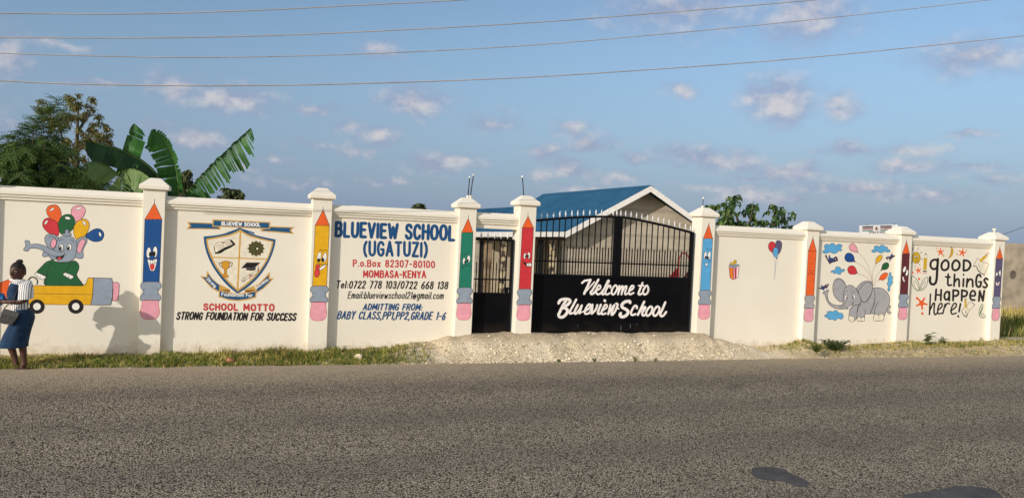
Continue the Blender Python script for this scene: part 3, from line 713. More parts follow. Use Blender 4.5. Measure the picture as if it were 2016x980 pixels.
# ------------------------------------------------------------------ painting: crest and motto
p = Painter(0, panels[1]).to(360, 420, 4.454)
p.begin('painted_crest')
sh = '500,128 620,184 812,230 808,268 782,360 735,455 660,560 580,640 480,700 410,650 330,560 262,460 212,350 186,250 184,204 385,172 '
def shield(c, *pieces):          # smooth sides, sharp corners
    q = []
    for st in pieces: q += catmull(pts(st), False, 4)[:-1]
    p.poly(q, c)
shield('crest', '500,122 560,158 640,190 730,212 814,228', '814,228 806,280 778,370 730,466 660,562 575,642 480,704', '480,704 400,640 325,556 258,458 210,352 188,262 182,202', '182,202 300,190 400,166 455,146 500,122')
shield('gold', '502,140 560,176 640,206 724,228 794,244', '794,244 786,288 758,372 714,456 648,544 566,622 482,684', '482,684 412,622 344,546 278,452 230,348 208,264 204,222', '204,222 300,206 400,186 455,166 502,140')
shield('cream', '502,158 560,192 640,220 724,240 782,252', '782,252 774,290 748,370 704,450 640,534 562,608 482,666', '482,666 420,610 356,538 290,446 244,344 222,264 218,234', '218,234 300,220 400,200 455,182 502,158')
p.line('506,150 492,420 480,676',15,'gold',False).line('246,384 490,392 740,401',10,'gold',False)
p.poly(pts('388,166 500,128 498,140 386,180'),'crest'); p.poly(pts('508,130 628,168 628,182 510,142'),'crest')
p.end()
p.begin('painted_ribbon')
for st in ('35,76 265,84 330,128 330,142 150,138 32,138 56,108', '680,142 770,112 978,120 948,150 976,180 800,166 690,158'):
    p.poly(pts(st),'gold')
p.poly(pts('54,84 258,92 318,128 318,134 150,130 52,130 72,108'),'crest'); p.poly(pts('694,148 772,122 956,128 934,150 958,170 800,156 694,152'),'crest')
p.poly(pts('260,52 766,76 764,138 258,116'),'gold'); p.poly(pts('270,62 756,84 755,130 268,107'),'crest')
p.end(); p.begin('painted_ribbon')
p.poly(pts('152,546 206,556 212,500 250,560 300,610 412,664 414,690 314,690 250,655 200,600'),'gold'); p.poly(pts('172,556 214,566 220,530 262,582 320,630 318,680 262,650 212,602'),'crest')
p.poly(pts('798,566 764,570 762,512 720,560 660,620 540,668 540,692 640,700 700,664 750,620'),'gold'); p.poly(pts('780,576 752,584 752,540 716,580 650,640 646,688 700,654 742,614'),'crest')
p.poly(catmull(pts('318,664 400,690 480,700 560,694 646,670 642,738 560,760 480,768 400,760 312,732'),True,1),'gold')
p.poly(pts('326,676 400,700 480,710 560,704 638,682 634,728 560,748 480,757 400,750 322,724'),'crest'); p.poly(pts('330,664 412,672 410,688 380,684'),'brown'); p.poly(pts('636,668 548,676 550,692 590,688'),'brown')
p.end()
p.begin('painted_lettering'); p.text('BLUEVIEW SCHOOL', 337, 106, 680, 118, 36, 7.5, 'white'); p.end(); p.begin('painted_lettering')
p.text('Strong', 203, 578, 280, 652, 30, 5.5, 'white', gap=.24); p.end(); p.begin('painted_lettering'); p.text('Foundation For', 338, 724, 612, 734, 34, 6, 'white', gap=.26); p.end(); p.begin('painted_lettering'); p.text('Success', 640, 668, 752, 588, 30, 5.5, 'white', gap=.24)
p.end()
p.begin('painted_book'); p.blob('270,296 284,356 330,350 372,322 420,300 464,272 428,232 406,228 372,244 350,252 310,252','black',None,0,False)
p.blob('276,282 300,258 330,250 350,262 380,240 408,228 424,252 440,270 400,288 366,300 330,322 300,340 284,344','cream','lineblack',3,False).line('350,262 364,302',3,'lineblack',False)
for k in range(4): p.line([(290+5*k,290+14*k),(318+5*k,276+13*k),(344+4*k,282+6*k)],2.4,'brown').line([(364+6*k,262+9*k),(392+6*k,250+8*k),(412+6*k,246+7*k)],2.4,'brown')
p.end()
p.begin('painted_cog'); g = []
for k in range(36):
    r = 80 if k % 3 == 0 else 66; g.append((642+r*cos(2*pi*k/36)*.98, 308+r*sin(2*pi*k/36)*.9))
p.poly(g,'olive').ell(650,310,16,16,'black').ell(652,309,9,9,'cream'); p.end()
p.begin('painted_cup'); p.blob('342,424 376,416 410,422 408,450 400,478 384,492 384,530 400,550 398,560 340,556 350,540 362,528 364,492 346,474 340,450','goldcup','brown',4,False)
p.line('342,436 322,432 320,450 334,466 348,470',6,'brown').line('410,434 432,430 430,452 416,466 402,472',6,'brown'); p.end()
p.begin('painted_cap'); p.poly(pts('510,480 560,430 680,430 640,466 636,496 600,502 556,496 554,478'),'black'); p.line('556,480 610,482 642,464',3,'gray').line('664,436 662,480',3,'kred',False).line('661,482 659,506',9,'kred',False); p.end()
p.begin('painted_scroll'); p.blob('520,575 560,548 630,508 648,508 650,524 600,552 548,580 536,598 518,596','cream','lineblack',3).ell(530,580,11,15,'cream',20,'lineblack',3).line('580,536 606,552',8,'kred',False).line('590,545 584,562 590,576',5,'kred').line('596,540 616,532',5,'kred',False); p.end()
p.begin('painted_lettering', label='red painted motto heading'); p.text('SCHOOL MOTTO', 178, 850, 804, 858, 66, 15, 'brickred', gap=.36); p.end()
p.begin('painted_lettering', label='black slanted words of the motto'); p.to(320,340,2.45).text('STRONG FOUNDATION FOR SUCCESS', 64, 709, 646, 715, 40, 7.2, 'black', slant=.22, gap=.34); p.end()

# ------------------------------------------------------------------ lettering panel
p = Painter(0, panels[2]).to(660, 420, 4.26)
for lab, a in (('large blue painted school name', ('BLUEVIEW SCHOOL', -8, 201, 1006, 236, 138, 26, 'lettblue', 0, .34)), ('blue painted word in brackets', ('(UGATUZI)', 232, 362, 776, 370, 132, 22, 'lettblue', 0, .36)),
  ('red painted post box number', ('P.o.Box 82307-80100', 146, 448, 836, 459, 64, 11, 'brickred', 0, .36)), ('red painted town name', ('MOMBASA-KENYA', 232, 540, 762, 545, 66, 12, 'brickred', 0, .34)),
  ('black painted telephone numbers', ('Tel:0722 778 103/0722 668 138', 4, 628, 948, 636, 66, 10, 'black', .16, .34)), ('black painted email address', ('Email:blueviewschool21@gmail.com', 102, 714, 910, 718, 62, 6.8, 'black', .2, .30)),
  ('blue painted words ADMITTING FROM', ('ADMITTING FROM:', 228, 811, 732, 814, 58, 10, 'lettblue', .26, .34)), ('blue painted list of classes', ('BABY CLASS,PP1,PP2,GRADE 1-6', 12, 886, 926, 894, 70, 10, 'lettblue', .26, .36))):
    p.begin('painted_lettering', label=lab); p.text(*a[:8], slant=a[8], gap=a[9]); p.end()

# ------------------------------------------------------------------ gift and balloons panel
p = Painter(0, panels[5]).to(1420, 460, 9.8)
for st, c in (('910,220 940,165 985,155 1030,180 1045,240 1020,320 985,358 940,330 912,280','red'), ('1060,150 1105,130 1155,155 1170,220 1150,320 1112,385 1080,370 1045,250','grape'), ('995,330 1020,272 1050,262 1085,285 1098,350 1085,420 1062,465 1040,450 1005,400','sky')):
    p.begin('painted_balloon'); p.blob(st, c, 'lineblack', 7); p.end()
p.begin('painted_string'); p.blob('1052,462 1078,462 1082,484 1050,484','grape',None,0,False).line('1064,484 1045,560 1042,650 1030,760 1040,890',5,'gray').line('1110,400 1080,520 1050,620 1038,760 1000,880',5,'gray').line('985,358 1010,470 1040,600',5,'gray'); p.end()
p.begin('painted_gift')
p.poly(pts('150,600 232,650 232,886 168,850'),'orange'); p.poly(pts('232,650 340,600 326,840 232,886'),'pink'); p.poly(pts('180,620 206,636 210,870 190,860'),'goldcup'); p.poly(pts('262,640 290,624 284,860 262,872'),'kred'); p.poly(pts('312,614 330,604 320,842 304,850'),'white')
p.poly(pts('146,596 222,572 350,592 348,630 234,668 148,640'),'gray'); p.line('146,596 232,630 350,592',6,'lineblack',False).line('232,630 234,668',6,'lineblack',False).line('150,640 168,850 232,888 326,840 344,630',7,'lineblack',False).line('232,660 232,886',6,'lineblack',False)
p.blob('180,596 168,556 190,550 216,580 240,520 280,508 296,540 270,580 230,596','mustard','brown',6); p.end()

# ------------------------------------------------------------------ grey elephant panel
p = Painter(0, panels[6]).to(1605, 465, 5.444)
for st in ('90,182 82,160 104,140 96,108 118,84 150,92 172,76 204,80 212,100 250,84 284,92 286,112 268,124 286,144 270,160 246,154 230,178 190,184 156,168 136,178',
  '606,166 612,146 632,142 634,108 662,102 688,112 706,94 736,98 746,116 770,112 774,134 802,150 796,168 764,170 744,160 716,178 684,174 660,160 634,174',
  '166,384 184,364 210,364 218,334 250,326 272,344 270,362 296,350 316,360 306,376 276,388 268,408 238,404 226,390 204,404 196,388',
  '100,858 112,836 140,830 124,812 160,800 188,808 214,790 238,802 250,818 288,824 296,842 300,868 276,888 244,878 214,902 184,888 150,892 134,874',
  '796,388 812,394 812,420 832,436 824,470 832,490 816,520 802,540 796,586 778,586 778,556 786,540 770,510 782,480 776,450 786,436'):
    p.begin('painted_cloud'); p.blob(st,'sky','lineblack',4,True,3); p.end()
for st, c, k in (('362,110 390,78 420,84 444,120 450,168 410,166 374,148','pink',(452,170)), ('318,210 340,182 376,180 408,206 418,264 370,276 330,264 316,236','navy',(422,270)), ('346,350 368,320 404,316 434,344 444,396 400,408 360,396','red',(446,390)),
  ('664,222 692,202 716,206 716,230 694,264 650,286 650,250','yellow',(652,292)), ('724,300 752,282 780,286 790,312 776,344 744,358 712,354 716,322','green',(710,360)), ('706,416 736,394 770,392 776,414 756,448 722,472 692,458 692,438','orange',(686,462))):
    p.begin('painted_balloon'); p.blob(st, c, 'lineblack', 4); p.ell(k[0],k[1],7,6,c,0,'lineblack',3); p.end()
p.begin('painted_string')
for st in ('456,172 520,236 566,320 600,420 612,500','426,272 500,316 560,380 604,470 616,520','450,396 520,422 570,456 606,510','650,296 622,360 612,430 614,510','708,364 664,410 634,480 622,530','684,466 650,496 630,540'): p.line(st,2.6,'brown')
p.end()
p.begin('painted_elephant')
o = 'lineblack'
p.blob('770,760 788,740 808,746 806,764 792,780 798,806 812,812 800,832 778,824 768,800','gray2',o,4)
p.blob('188,540 206,474 240,450 280,460 318,500 330,560 318,630 296,690 262,698 220,660 194,610','gray2',o,5).line('210,480 250,458 286,476 316,520',3,o)
p.blob('440,580 470,520 520,484 570,480 604,494 614,560 592,650 550,704 500,690','gray2',o,5)
p.blob('372,776 400,690 470,680 468,790 440,880 408,910 372,908 358,880','gray2',o,5)
p.blob('470,690 540,600 606,560 664,550 722,562 768,600 796,650 794,720 770,780 736,860 724,902 640,900 622,872 634,830 580,832 534,834 526,880 510,908 460,906 448,876 448,800 460,740','gray2',o,5,True,4)
p.blob('310,570 340,532 376,522 414,540 440,574 462,610 480,650 490,700 460,730 412,742 384,770 330,776 298,740 296,690 304,620','gray2',o,5)
p.blob('90,590 112,588 132,572 144,586 132,604 130,640 144,690 180,724 230,738 290,734 330,720 350,742 330,772 270,778 214,770 160,740 124,690 108,640 104,624 86,612','gray2',o,5)
p.poly(pts('296,722 345,708 356,752 310,770'),'gray2'); p.line('300,724 324,706 338,672',4,o).line('264,740 270,770',4,o,False).line('284,736 294,768',4,o,False).line('304,726 316,752',4,o,False)
p.blob('464,590 500,530 550,496 600,500 614,540 604,600 572,660 536,704 504,698 480,650','gray2',o,5)
p.line('500,690 530,706 570,680 600,620',4,o).line('448,560 452,590 466,604',4,o)
p.ell(329,656,14,26,'white',8,o,3).ell(412,652,14,28,'white',8,o,3).ell(337,662,6,18,'black').ell(406,658,6,18,'black').line('328,594 338,584 346,594',4,o).line('398,598 412,588 426,596',4,o)
p.blob('344,768 384,742 408,700 396,748 366,776','white',o,3).line('384,744 400,724 410,690',4,o).line('460,740 480,726 492,700',4,o)
p.line('626,556 640,640 626,740 590,824',5,o).line('640,680 612,760 586,816',3,o).line('676,708 656,730 640,780 632,830',5,o).line('534,780 536,832',5,o,False).line('486,730 462,766 452,806',5,o)
p.blob('360,860 372,848 386,858 402,852 416,870 416,908 386,914 362,900','cream',o,4).blob('450,872 470,860 488,874 506,866 526,872 526,906 490,908 456,908','cream',o,4).blob('624,850 650,832 676,846 700,830 730,836 736,870 720,904 676,902 636,904 622,880','cream',o,4).line('678,848 684,880',3,o,False).line('488,874 490,898',3,o,False)
p.end()
for st, wing, bel in (('104,210 118,200 126,222 146,250 178,254 206,222 230,222 242,262 226,266 190,282 156,296 136,266 118,234','150,196 162,228 190,236 206,248 180,264 156,258 144,230','160,294 196,276 184,290'),
   ('756,236 772,218 800,218 818,206 822,180 828,206 842,204 856,212 836,224 820,236 800,262 780,266 770,248','822,184 826,208 806,224 800,220','772,250 800,246 790,264 778,262'),
   ('30,552 70,548 62,524 90,536 110,518 132,512 148,516 136,530 124,560 96,574 66,566','62,524 86,544 110,556 90,568 72,556','96,566 122,552 112,572')):
    p.begin('painted_bird'); p.blob(st,'plum','lineblack',3).blob(wing,'navy','lineblack',3).blob(bel,'white',None); p.ell(*( (214,244) if st.startswith('104') else (780,232) if st.startswith('756') else (124,524)),5,5,'white'); p.end()

# ------------------------------------------------------------------ good things happen here
p = Painter(0, panels[7]).to(1790, 475, 6.124)
def strokes(p, name, lab, arr, c='black'):
    p.begin(name, label=lab)
    for a in arr:
        w, st = a.split(' ', 1); cl = st[0] == 'o'; sm = st[0] in 'o~'
        p.line(st[1:] if sm else st, float(w), c, smooth=sm, closed=cl)
    p.end()
strokes(p, 'painted_lettering', 'black painted word good', ['27 o300,222 264,246 258,300 290,334 330,318 342,262 332,226','30 ~346,214 338,330 328,468 302,514 266,512 250,480 252,432','27 o435,226 392,270 395,330 430,346 468,320 472,256','27 o560,228 522,270 524,330 560,348 600,320 604,260','27 658,230 655,350','27 ~658,228 715,240 738,290 705,342 655,350'])
strokes(p, 'painted_lettering', 'black painted word things', ['24 ~470,396 465,500 475,530 508,524','22 440,428 492,430','24 547,398 540,538','24 ~542,500 570,458 598,462 602,542','24 655,452 650,540','24 654,400 654,402','24 700,452 692,545','24 ~695,505 725,458 760,468 766,545','26 ~862,424 845,400 818,420 806,480 816,538 852,545 868,492','20 836,486 868,486','26 ~950,462 925,446 904,468 920,500 940,528 920,556 892,546'])
strokes(p, 'painted_lettering', 'black painted word happen', ['25 325,578 315,708','25 385,584 380,710','22 320,642 385,646','25 o455,606 430,630 424,670 440,702 468,690 482,650 474,614','25 484,610 482,712','25 530,588 528,712','25 ~530,588 585,596 592,630 570,655 530,657','25 635,590 632,712','25 ~635,588 690,602 696,632 675,660 632,662','24 ~738,656 792,650 788,604 756,598 733,650 745,698 788,706','26 840,716 850,598 888,716 904,594'])
strokes(p, 'painted_lettering', 'black painted word here with exclamation mark', ['19 256,636 243,880','19 ~246,836 285,752 305,748 300,800 300,860 315,882 338,860','18 ~345,828 390,790 395,752 370,752 345,810 350,868 402,862','18 405,870 432,756','18 ~426,800 455,748 486,752','18 ~500,838 560,790 565,752 535,752 505,820 515,874 566,862','22 618,750 600,846','26 590,900 591,904'])
def star(cx, cy, r, rot, c='orange'):
    p.begin('painted_star'); q = []
    for k in range(10):
        a = radians(rot)+2*pi*k/10; rr = r if k % 2 == 0 else r*.42; q.append((cx+rr*cos(a)*.92, cy+rr*sin(a)))
    p.poly(q, c)
    for k in range(0, 10, 2): p.line([(cx, cy), q[k]], r*.3, c, False)
    p.end()
for a in ((377,128,44,-95), (640,136,46,-78), (110,350,38,-100), (150,744,70,-60)): star(*a)
for x, y, r, c in ((332,82,8,'mustard'), (414,176,10,'mustard'), (576,156,10,'mustard'), (686,104,8,'mustard'), (44,376,10,'orange'), (118,452,13,'orange'), (93,684,14,'orange'), (158,868,15,'orange')):
    p.begin('painted_dot'); p.ell(x, y, r, r*1.15, c); p.end()
p.begin('painted_moon'); p.blob('500,62 526,90 530,130 512,176 470,206 488,172 502,130 504,92','mustard','brown',3).ell(512,116,4,4,'black').line('504,150 514,146',3,'brown',False); p.end()
p.begin('painted_sun')
p.ell(84,198,50,70,'mustard',0,'brown',4)
for st in ('108,72 102,104','156,124 136,144','144,212 164,214','116,270 128,290','72,288 66,322','34,240 24,262','34,80 46,112'): p.line(st,6,'brown',False)
p.ell(72,192,10,18,'white',0,'lineblack',3).ell(100,182,8,16,'white',0,'lineblack',3).ell(76,200,5,9,'black').ell(96,190,5,8,'black').line('76,236 92,244 108,228',5,'lineblack').line('62,176 72,168',4,'lineblack',False); p.end()
p.begin('painted_small_pencil'); p.poly(pts('178,196 216,200 206,344 168,340'),'mustard'); p.poly(pts('178,186 200,138 216,186'),'white'); p.poly(pts('190,160 200,138 210,160'),'black'); p.line('178,186 200,138 216,186',3,'lineblack',False).line('170,358 206,362',15,'black',False).line('174,384 204,386',14,'pink',False); p.end()
for st in (('30,420 60,430 96,470 116,520 122,590 86,588 50,552 32,500', '58,474 90,500 112,560 108,584 80,570 62,530'), ('222,432 190,446 156,484 136,540 134,592 172,578 204,540 220,490', '190,478 164,510 146,560 148,580 172,558 188,520'), ('886,756 862,780 844,820 842,880 866,850 884,812', '878,790 860,820 854,856 870,830'), ('846,892 862,868 894,872 922,910 890,922 856,910', '862,886 884,888 906,906 880,906')):
    p.begin('painted_leaf'); p.blob(st[0],None,'leaf',6); p.blob(st[1],None,'leaf',4); p.end()
p.begin('painted_open_book'); p.blob('818,206 836,204 862,250 900,250 956,268 950,300 906,400 860,376 828,340 806,300 774,300','cream','lineblack',4,False).line('774,302 808,304 830,350 860,378 906,404',9,'black').line('892,262 850,372',3,'gray',False).line('834,262 838,290 850,300 842,320',4,'lineblack')
p.poly(pts('842,232 914,162 934,186 862,256'),'mustard'); p.poly(pts('842,232 862,256 836,270'),'white'); p.line('922,152 940,176',9,'black',False).line('944,136 958,150',18,'pink',False); p.end()
p.begin('painted_open_book'); p.blob('634,838 660,800 690,786 716,740 744,724 792,764 760,800 730,826 684,906 650,878','cream','lineblack',4,False).line('634,842 652,882 686,908 704,868',8,'black').line('792,764 756,734',7,'black',False).line('686,790 722,826',3,'lineblack',False).line('682,830 676,850 690,856 680,876',4,'lineblack')
p.poly(pts('666,700 690,704 692,800 668,796'),'mustard'); p.line('668,692 686,692',8,'black',False); p.end()
# ------------------------------------------------------------------ lintel over the small gate
lx0, lx1, lt, lb = PX[3]+PW/2, PX[4]-PW/2, 2.685, 2.385
root = thing('gate_lintel', 'moulded cream lintel bridging the two pillars of the small gate', 'lintel', ((lx0+lx1)/2, .1, 0))
q = MB(); q.box(lx0, lx1, 0, .2, lb, lt-.012); q.build('beam', CREAM, root)
q = MB(); prof = [(.23, lt-.06), (.18, lt), (.005, lt), (-.085, lt-.085), (-.085, lt-.128), (-.060, lt-.131), (-.060, lt-.168), (-.034, lt-.171), (-.034, lt-.212), (0.002, lt-.216), (.1, lt-.216), (.1, lt-.06)]
q.rings([[(lx0+.002, y, z) for y, z in prof], [(lx1-.002, y, z) for y, z in prof]]); q.build('coping', CREAM, root)

# ------------------------------------------------------------------ gates
GB = mat('gate_black_paint', (10, 10, 13), rough=.45, var=.3, vscale=3, bump=.12, bscale=5, spec=.15)
GS = mat('gate_sheet_paint', (8, 8, 12), rough=.5, rgb2=(15, 14, 16), vscale=1.6, bump=.10, bscale=2.2, spec=.08)
_t = GS.node_tree; _b = _t.nodes['Principled BSDF']; _old = _b.inputs['Base Color'].links[0].from_socket
_co = _t.nodes.new('ShaderNodeTexCoord'); _s = _t.nodes.new('ShaderNodeSeparateXYZ'); _n = _t.nodes.new('ShaderNodeTexNoise'); _n.inputs['Scale'].default_value = 4; _n.inputs['Detail'].default_value = 6
_t.links.new(_co.outputs['Object'], _s.inputs[0]); _t.links.new(_co.outputs['Object'], _n.inputs['Vector'])
_a = _t.nodes.new('ShaderNodeMath'); _a.operation = 'MULTIPLY_ADD'; _t.links.new(_n.outputs[0], _a.inputs[0]); _a.inputs[1].default_value = -.5; _t.links.new(_s.outputs[2], _a.inputs[2])
_r = _t.nodes.new('ShaderNodeMapRange'); _t.links.new(_a.outputs[0], _r.inputs[0])
for _i, _v in enumerate((-.1, .34, .22, 0)): _r.inputs[_i+1].default_value = _v
_x = _t.nodes.new('ShaderNodeMix'); _x.data_type = 'RGBA'; _t.links.new(_r.outputs[0], _x.inputs['Factor']); _t.links.new(_old, _x.inputs['A']); _x.inputs['B'].default_value = (*lin((92, 80, 66)), 1); _t.links.new(_x.outputs['Result'], _b.inputs['Base Color'])
SILV = mat('spear_silver_paint', (205, 206, 208), rough=.35, metal=.35, var=.1)
TOPZ = [(5.3,2.575),(5.5,2.605),(6.0,2.672),(6.53,2.726),(7.0,2.757),(7.3,2.764),(7.6,2.745),(8.27,2.655),(8.7,2.583),(9.08,2.512),(9.2,2.49)]
def topz(x):
    c = catmull(TOPZ, False, 8)
    for a, b in zip(c, c[1:]):
        if a[0] <= x <= b[0]: return a[1]+(b[1]-a[1])*(x-a[0])/(b[0]-a[0])
    return 2.5
def spear(root, x, z, y=.075):
    q = MB(); q.tube([(x, y, z-.01), (x, y, z+.035)], .009, 6)
    q.rings([[(x+sx*w, y+sy*d, z+h) for sx, sy in ((-1,0),(0,-1),(1,0),(0,1))] for h, w, d in ((.03,.012,.012),(.042,.024,.012),(.055,.020,.010),(.12,.002,.002))])
    q.build('spearhead', SILV, root)
def leaf(label, x0, x1, bars, hinge_left):
    root = thing('gate_leaf', label, 'gate', ((x0+x1)/2, .08, .39), 'leaves of the main gate')
    y0, y1 = .055, .105; zb = .392; zs = 1.515
    q = MB(); q.box(x0+(.02 if hinge_left else .001), x1-(.001 if hinge_left else .02), .068, .074, zb+.02, zs)
    q.build('sheet', GS, root)
    for a, b, zz in (((x0, x0+.055, zb), (x1-.085, x1, zs+.04)) if hinge_left else ((x0, x0+.085, zs+.04), (x1-.055, x1, zb))):
        q = MB(); q.box(a, b, y0, y1, zz, topz((a+b)/2)-.01); q.build('stile', GB, root)
    q = MB(); q.box(x0+(.0552 if hinge_left else .001), x1-(.001 if hinge_left else .0552), y0+.006, y1-.004, zs, zs+.038); q.build('middle_rail', GB, root)
    q = MB(); q.box(x0+.05, x1-.05, .066, .088, 1.79, 1.815); q.build('thin_rail', GB, root)
    q = MB(); q.box(x0+.05, x1-.05, y0+.004, y1-.004, zb, zb+.04); q.build('bottom_rail', GB, root)
    if hinge_left: q = MB(); q.box(x1-.03, x1+.035, .0765, .083, zb+.01, zs); q.build('closing_strip', GB, root)
    q = MB(); n = 14; rr = []
    for k in range(n+1):
        x = x0+(x1-x0)*k/n; z = topz(x); rr.append([(x, y0-.004, z-.045), (x, y1+.004, z-.045), (x, y1+.004, z), (x, y0-.004, z)])
    q.rings(rr); q.build('arched_top_rail', GB, root)
    for i, x in enumerate(bars):
        q = MB(); q.box(x-.009, x+.009, .066, .084, zs+.04, topz(x)-.045); q.build('bar', GB, root); spear(root, x, topz(x))
        xm = (x+bars[i+1])/2 if i+1 < len(bars) else x+(x-bars[i-1])/2
        if i == 0:
            q = MB(); q.tube([(x-(xm-x), .075, zs+.04), (x-(xm-x), .075, 2.09), (x-(xm-x), .075, 2.115)], [.013, .013, .004], 8); q.build('short_bar', GB, root)
        q = MB(); q.tube([(xm, .075, zs+.04), (xm, .075, 2.09), (xm, .075, 2.115)], [.013, .013, .004], 8)
        if x0+.07 < xm < x1-.09: q.build('short_bar', GB, root)
    return root
bl = [W(1040+a/6.122, 500, .075).x for a in (140,208,285,360,430,505,575,645,720,795,862,930,1002)]
br = [W(1200+a/6.126, 500, .075).x for a in (172,238,305,370,437,502,570,636,700,768,832,900,962)]
LEAFL = leaf('left leaf of the black main gate with most of the white script', 5.425, 7.296, bl, True)
LEAFR = leaf('right leaf of the black main gate with the red frame behind it', 7.303, 9.078, br, False)
for x in (7.255, 7.345): spear(LEAFL if x < 7.3 else LEAFR, x, topz(x))
# a few chips and drips in the black paint
p = Painter(.068, LEAFR).to(1070, 530, 7.467); 
for st_, w_ in (('1138,830 1136,905', 3), ('1272,800 1280,860', 3), ('1376,805 1376,809', 6), ('1736,915 1736,919', 5), ('1516,700 1516,704', 6)): p.begin('paint_drip'); p.line(st_, w_, 'gray', False); p.end()
p = Painter(.068, LEAFL).to(1070, 530, 7.467); 
for st_ in ('503,822 503,826', '488,915 488,919'): p.begin('paint_drip'); p.line(st_, 6, 'gray', False); p.end()
pl_ = Painter(.068, LEAFL).to(1070, 530, 7.467)
strokes(pl_, 'painted_lettering', 'white script word Welcome, first part', ['30 566,200 604,168 690,152','36 690,156 598,356','20 604,348 748,184','33 ~806,152 728,290 694,338 706,364 742,346 778,306','27 ~772,310 828,282 835,244 810,236 780,290 775,340 800,368 842,350','26 ~842,350 902,270 960,178 944,172 890,290 862,350 876,370 905,345','27 ~984,270 984,246 960,240 925,290 910,340 930,370 972,350','27 o1050,236 1010,290 1000,345 1025,370 1062,330 1084,270 1070,240'], 'script')
strokes(pl_, 'painted_lettering', 'white script first part of the school name', ['42 ~222,495 250,452 320,436 380,446 390,478 340,530 275,560 325,572 352,602 330,660 280,700 232,694 222,655','40 ~328,462 280,540 226,655','32 ~480,444 430,540 386,620 390,648 428,640','32 505,522 462,608','31 ~462,606 456,645 482,648 530,590 562,530','32 562,530 528,645','18 530,645 606,606','29 ~620,606 680,562 690,522 664,516 625,570 606,625 620,654 680,640','31 720,518 708,650','18 664,650 708,560','30 ~710,652 768,590 790,522','32 ~842,520 806,610 802,652 832,648','42 900,458 902,461','29 ~872,600 925,562 930,526 905,522 876,570 852,630 866,658 915,645','31 985,522 950,658','30 ~954,648 1032,532','31 ~1042,522 1002,640 1012,666 1060,600 1090,520 1070,502','20 1078,560 1106,580'], 'script')
pr_ = Painter(.068, LEAFR).to(1070, 530, 7.467)
strokes(pr_, 'painted_lettering', 'white script letters me ending the word Welcome', ['27 1115,242 1095,368','26 ~1100,340 1140,262 1162,246 1166,264 1146,368','26 ~1146,350 1190,266 1212,246 1222,264 1196,340 1206,370 1236,350','27 ~1256,320 1310,286 1325,252 1300,240 1270,285 1256,335 1270,368 1322,345'], 'script')
strokes(pr_, 'painted_lettering', 'white script word to', ['30 ~1456,198 1410,310 1396,358 1416,370 1450,350','24 1400,240 1472,240','28 o1510,242 1470,300 1466,350 1490,370 1530,340 1540,280 1528,245','18 ~1534,290 1552,302'], 'script')
strokes(pr_, 'painted_lettering', 'white script word School', ['44 ~1272,488 1262,468 1200,476 1152,520 1162,560 1220,592 1244,630 1210,680 1152,698 1124,672 1134,646','31 ~1372,570 1370,542 1340,536 1306,585 1286,640 1302,670 1352,655','33 1480,474 1386,668','30 ~1402,640 1465,562 1494,552 1490,580 1450,640 1462,678 1492,665','32 o1570,546 1522,600 1506,655 1535,680 1580,640 1600,572','32 o1670,546 1626,600 1612,655 1640,683 1686,640 1704,572','33 ~1790,484 1746,590 1716,658 1736,688 1770,670 1802,625'], 'script')
# small gate
root = thing('small_gate', 'narrow black pedestrian gate between the green and red pencil pillars', 'gate', (4.65, .08, .35))
x0, x1 = 4.232, 5.062; zb, zs, zt = .352, 1.13, 2.2
q = MB(); q.box(x0+.02, x1-.02, .068, .074, zb+.015, zs); q.build('sheet', GS, root)
for a in (x0, x1-.045): q = MB(); q.box(a, a+.045, .055, .105, zb, zt); q.build('stile', GB, root)
for n_, z0, z1 in (('middle_rail', zs, zs+.035), ('thin_rail', 1.405, 1.43), ('top_rail', zt-.045, zt), ('bottom_rail', zb, zb+.035)):
    q = MB(); q.box(x0+.045, x1-.045, .06, .10, z0, z1) if 'thin' not in n_ else q.box(x0+.045, x1-.045, .066, .088, z0, z1); q.build(n_, GB, root)
bx = [W(920+a/4.083, 500, .075).x for a in (106,160,214,266,318)]
for i, x in enumerate(bx):
    q = MB(); q.box(x-.009, x+.009, .066, .084, zs+.035, zt-.045); q.build('bar', GB, root); spear(root, x, zt)
    xm = x-(bx[1]-bx[0])/2; q = MB(); q.tube([(xm, .075, zs+.035), (xm, .075, 1.72), (xm, .075, 1.75)], [.011, .011, .003], 8); q.build('short_bar', GB, root)
q = MB(); q.box(4.9, 5.017, .05, .09, 1.24, 1.27); q.box(4.93, 4.99, .045, .055, 1.14, 1.24); q.build('lock', GB, root)

# ------------------------------------------------------------------ house with the blue iron roof
m, t, b, add, link, rgbmix, rng, co, noise, voro = nodes_mat('blue_iron_roof')
w = add('ShaderNodeTexWave', Scale=1.25, Distortion=0.0); w.bands_direction = 'Y'; link(co, w.inputs['Vector'])
c = rgbmix(rng(noise(1.5, 5), .35, .7), lin((32, 82, 112)), lin((44, 96, 126)))
c = rgbmix(rng(noise(30, 3), .62, .8, 0, .3), c, lin((110, 130, 150)))
link(c, b.inputs['Base Color']); b.inputs['Roughness'].default_value = .42; b.inputs['Metallic'].default_value = .15
ROOF = MATS['blue_iron_roof']
m, t, b, add, link, rgbmix, rng, co, noise, voro = nodes_mat('grey_plaster')
c = rgbmix(rng(noise(1.3, 6, .65), .35, .68), lin((196, 184, 162)), lin((168, 156, 136)))
c = rgbmix(rng(noise(.5, 3), .55, .7, 0, .5), c, lin((150, 139, 122)))
wv_ = add('ShaderNodeTexWave', Scale=.72, Distortion=1.6, Detail=4.0); wv_.bands_direction = 'Z'; link(co, wv_.inputs['Vector'])
c = rgbmix(rng(wv_.outputs['Fac'], .72, .98, 0, .4), c, lin((136, 125, 108)))
link(c, b.inputs['Base Color']); b.inputs['Roughness'].default_value = .92
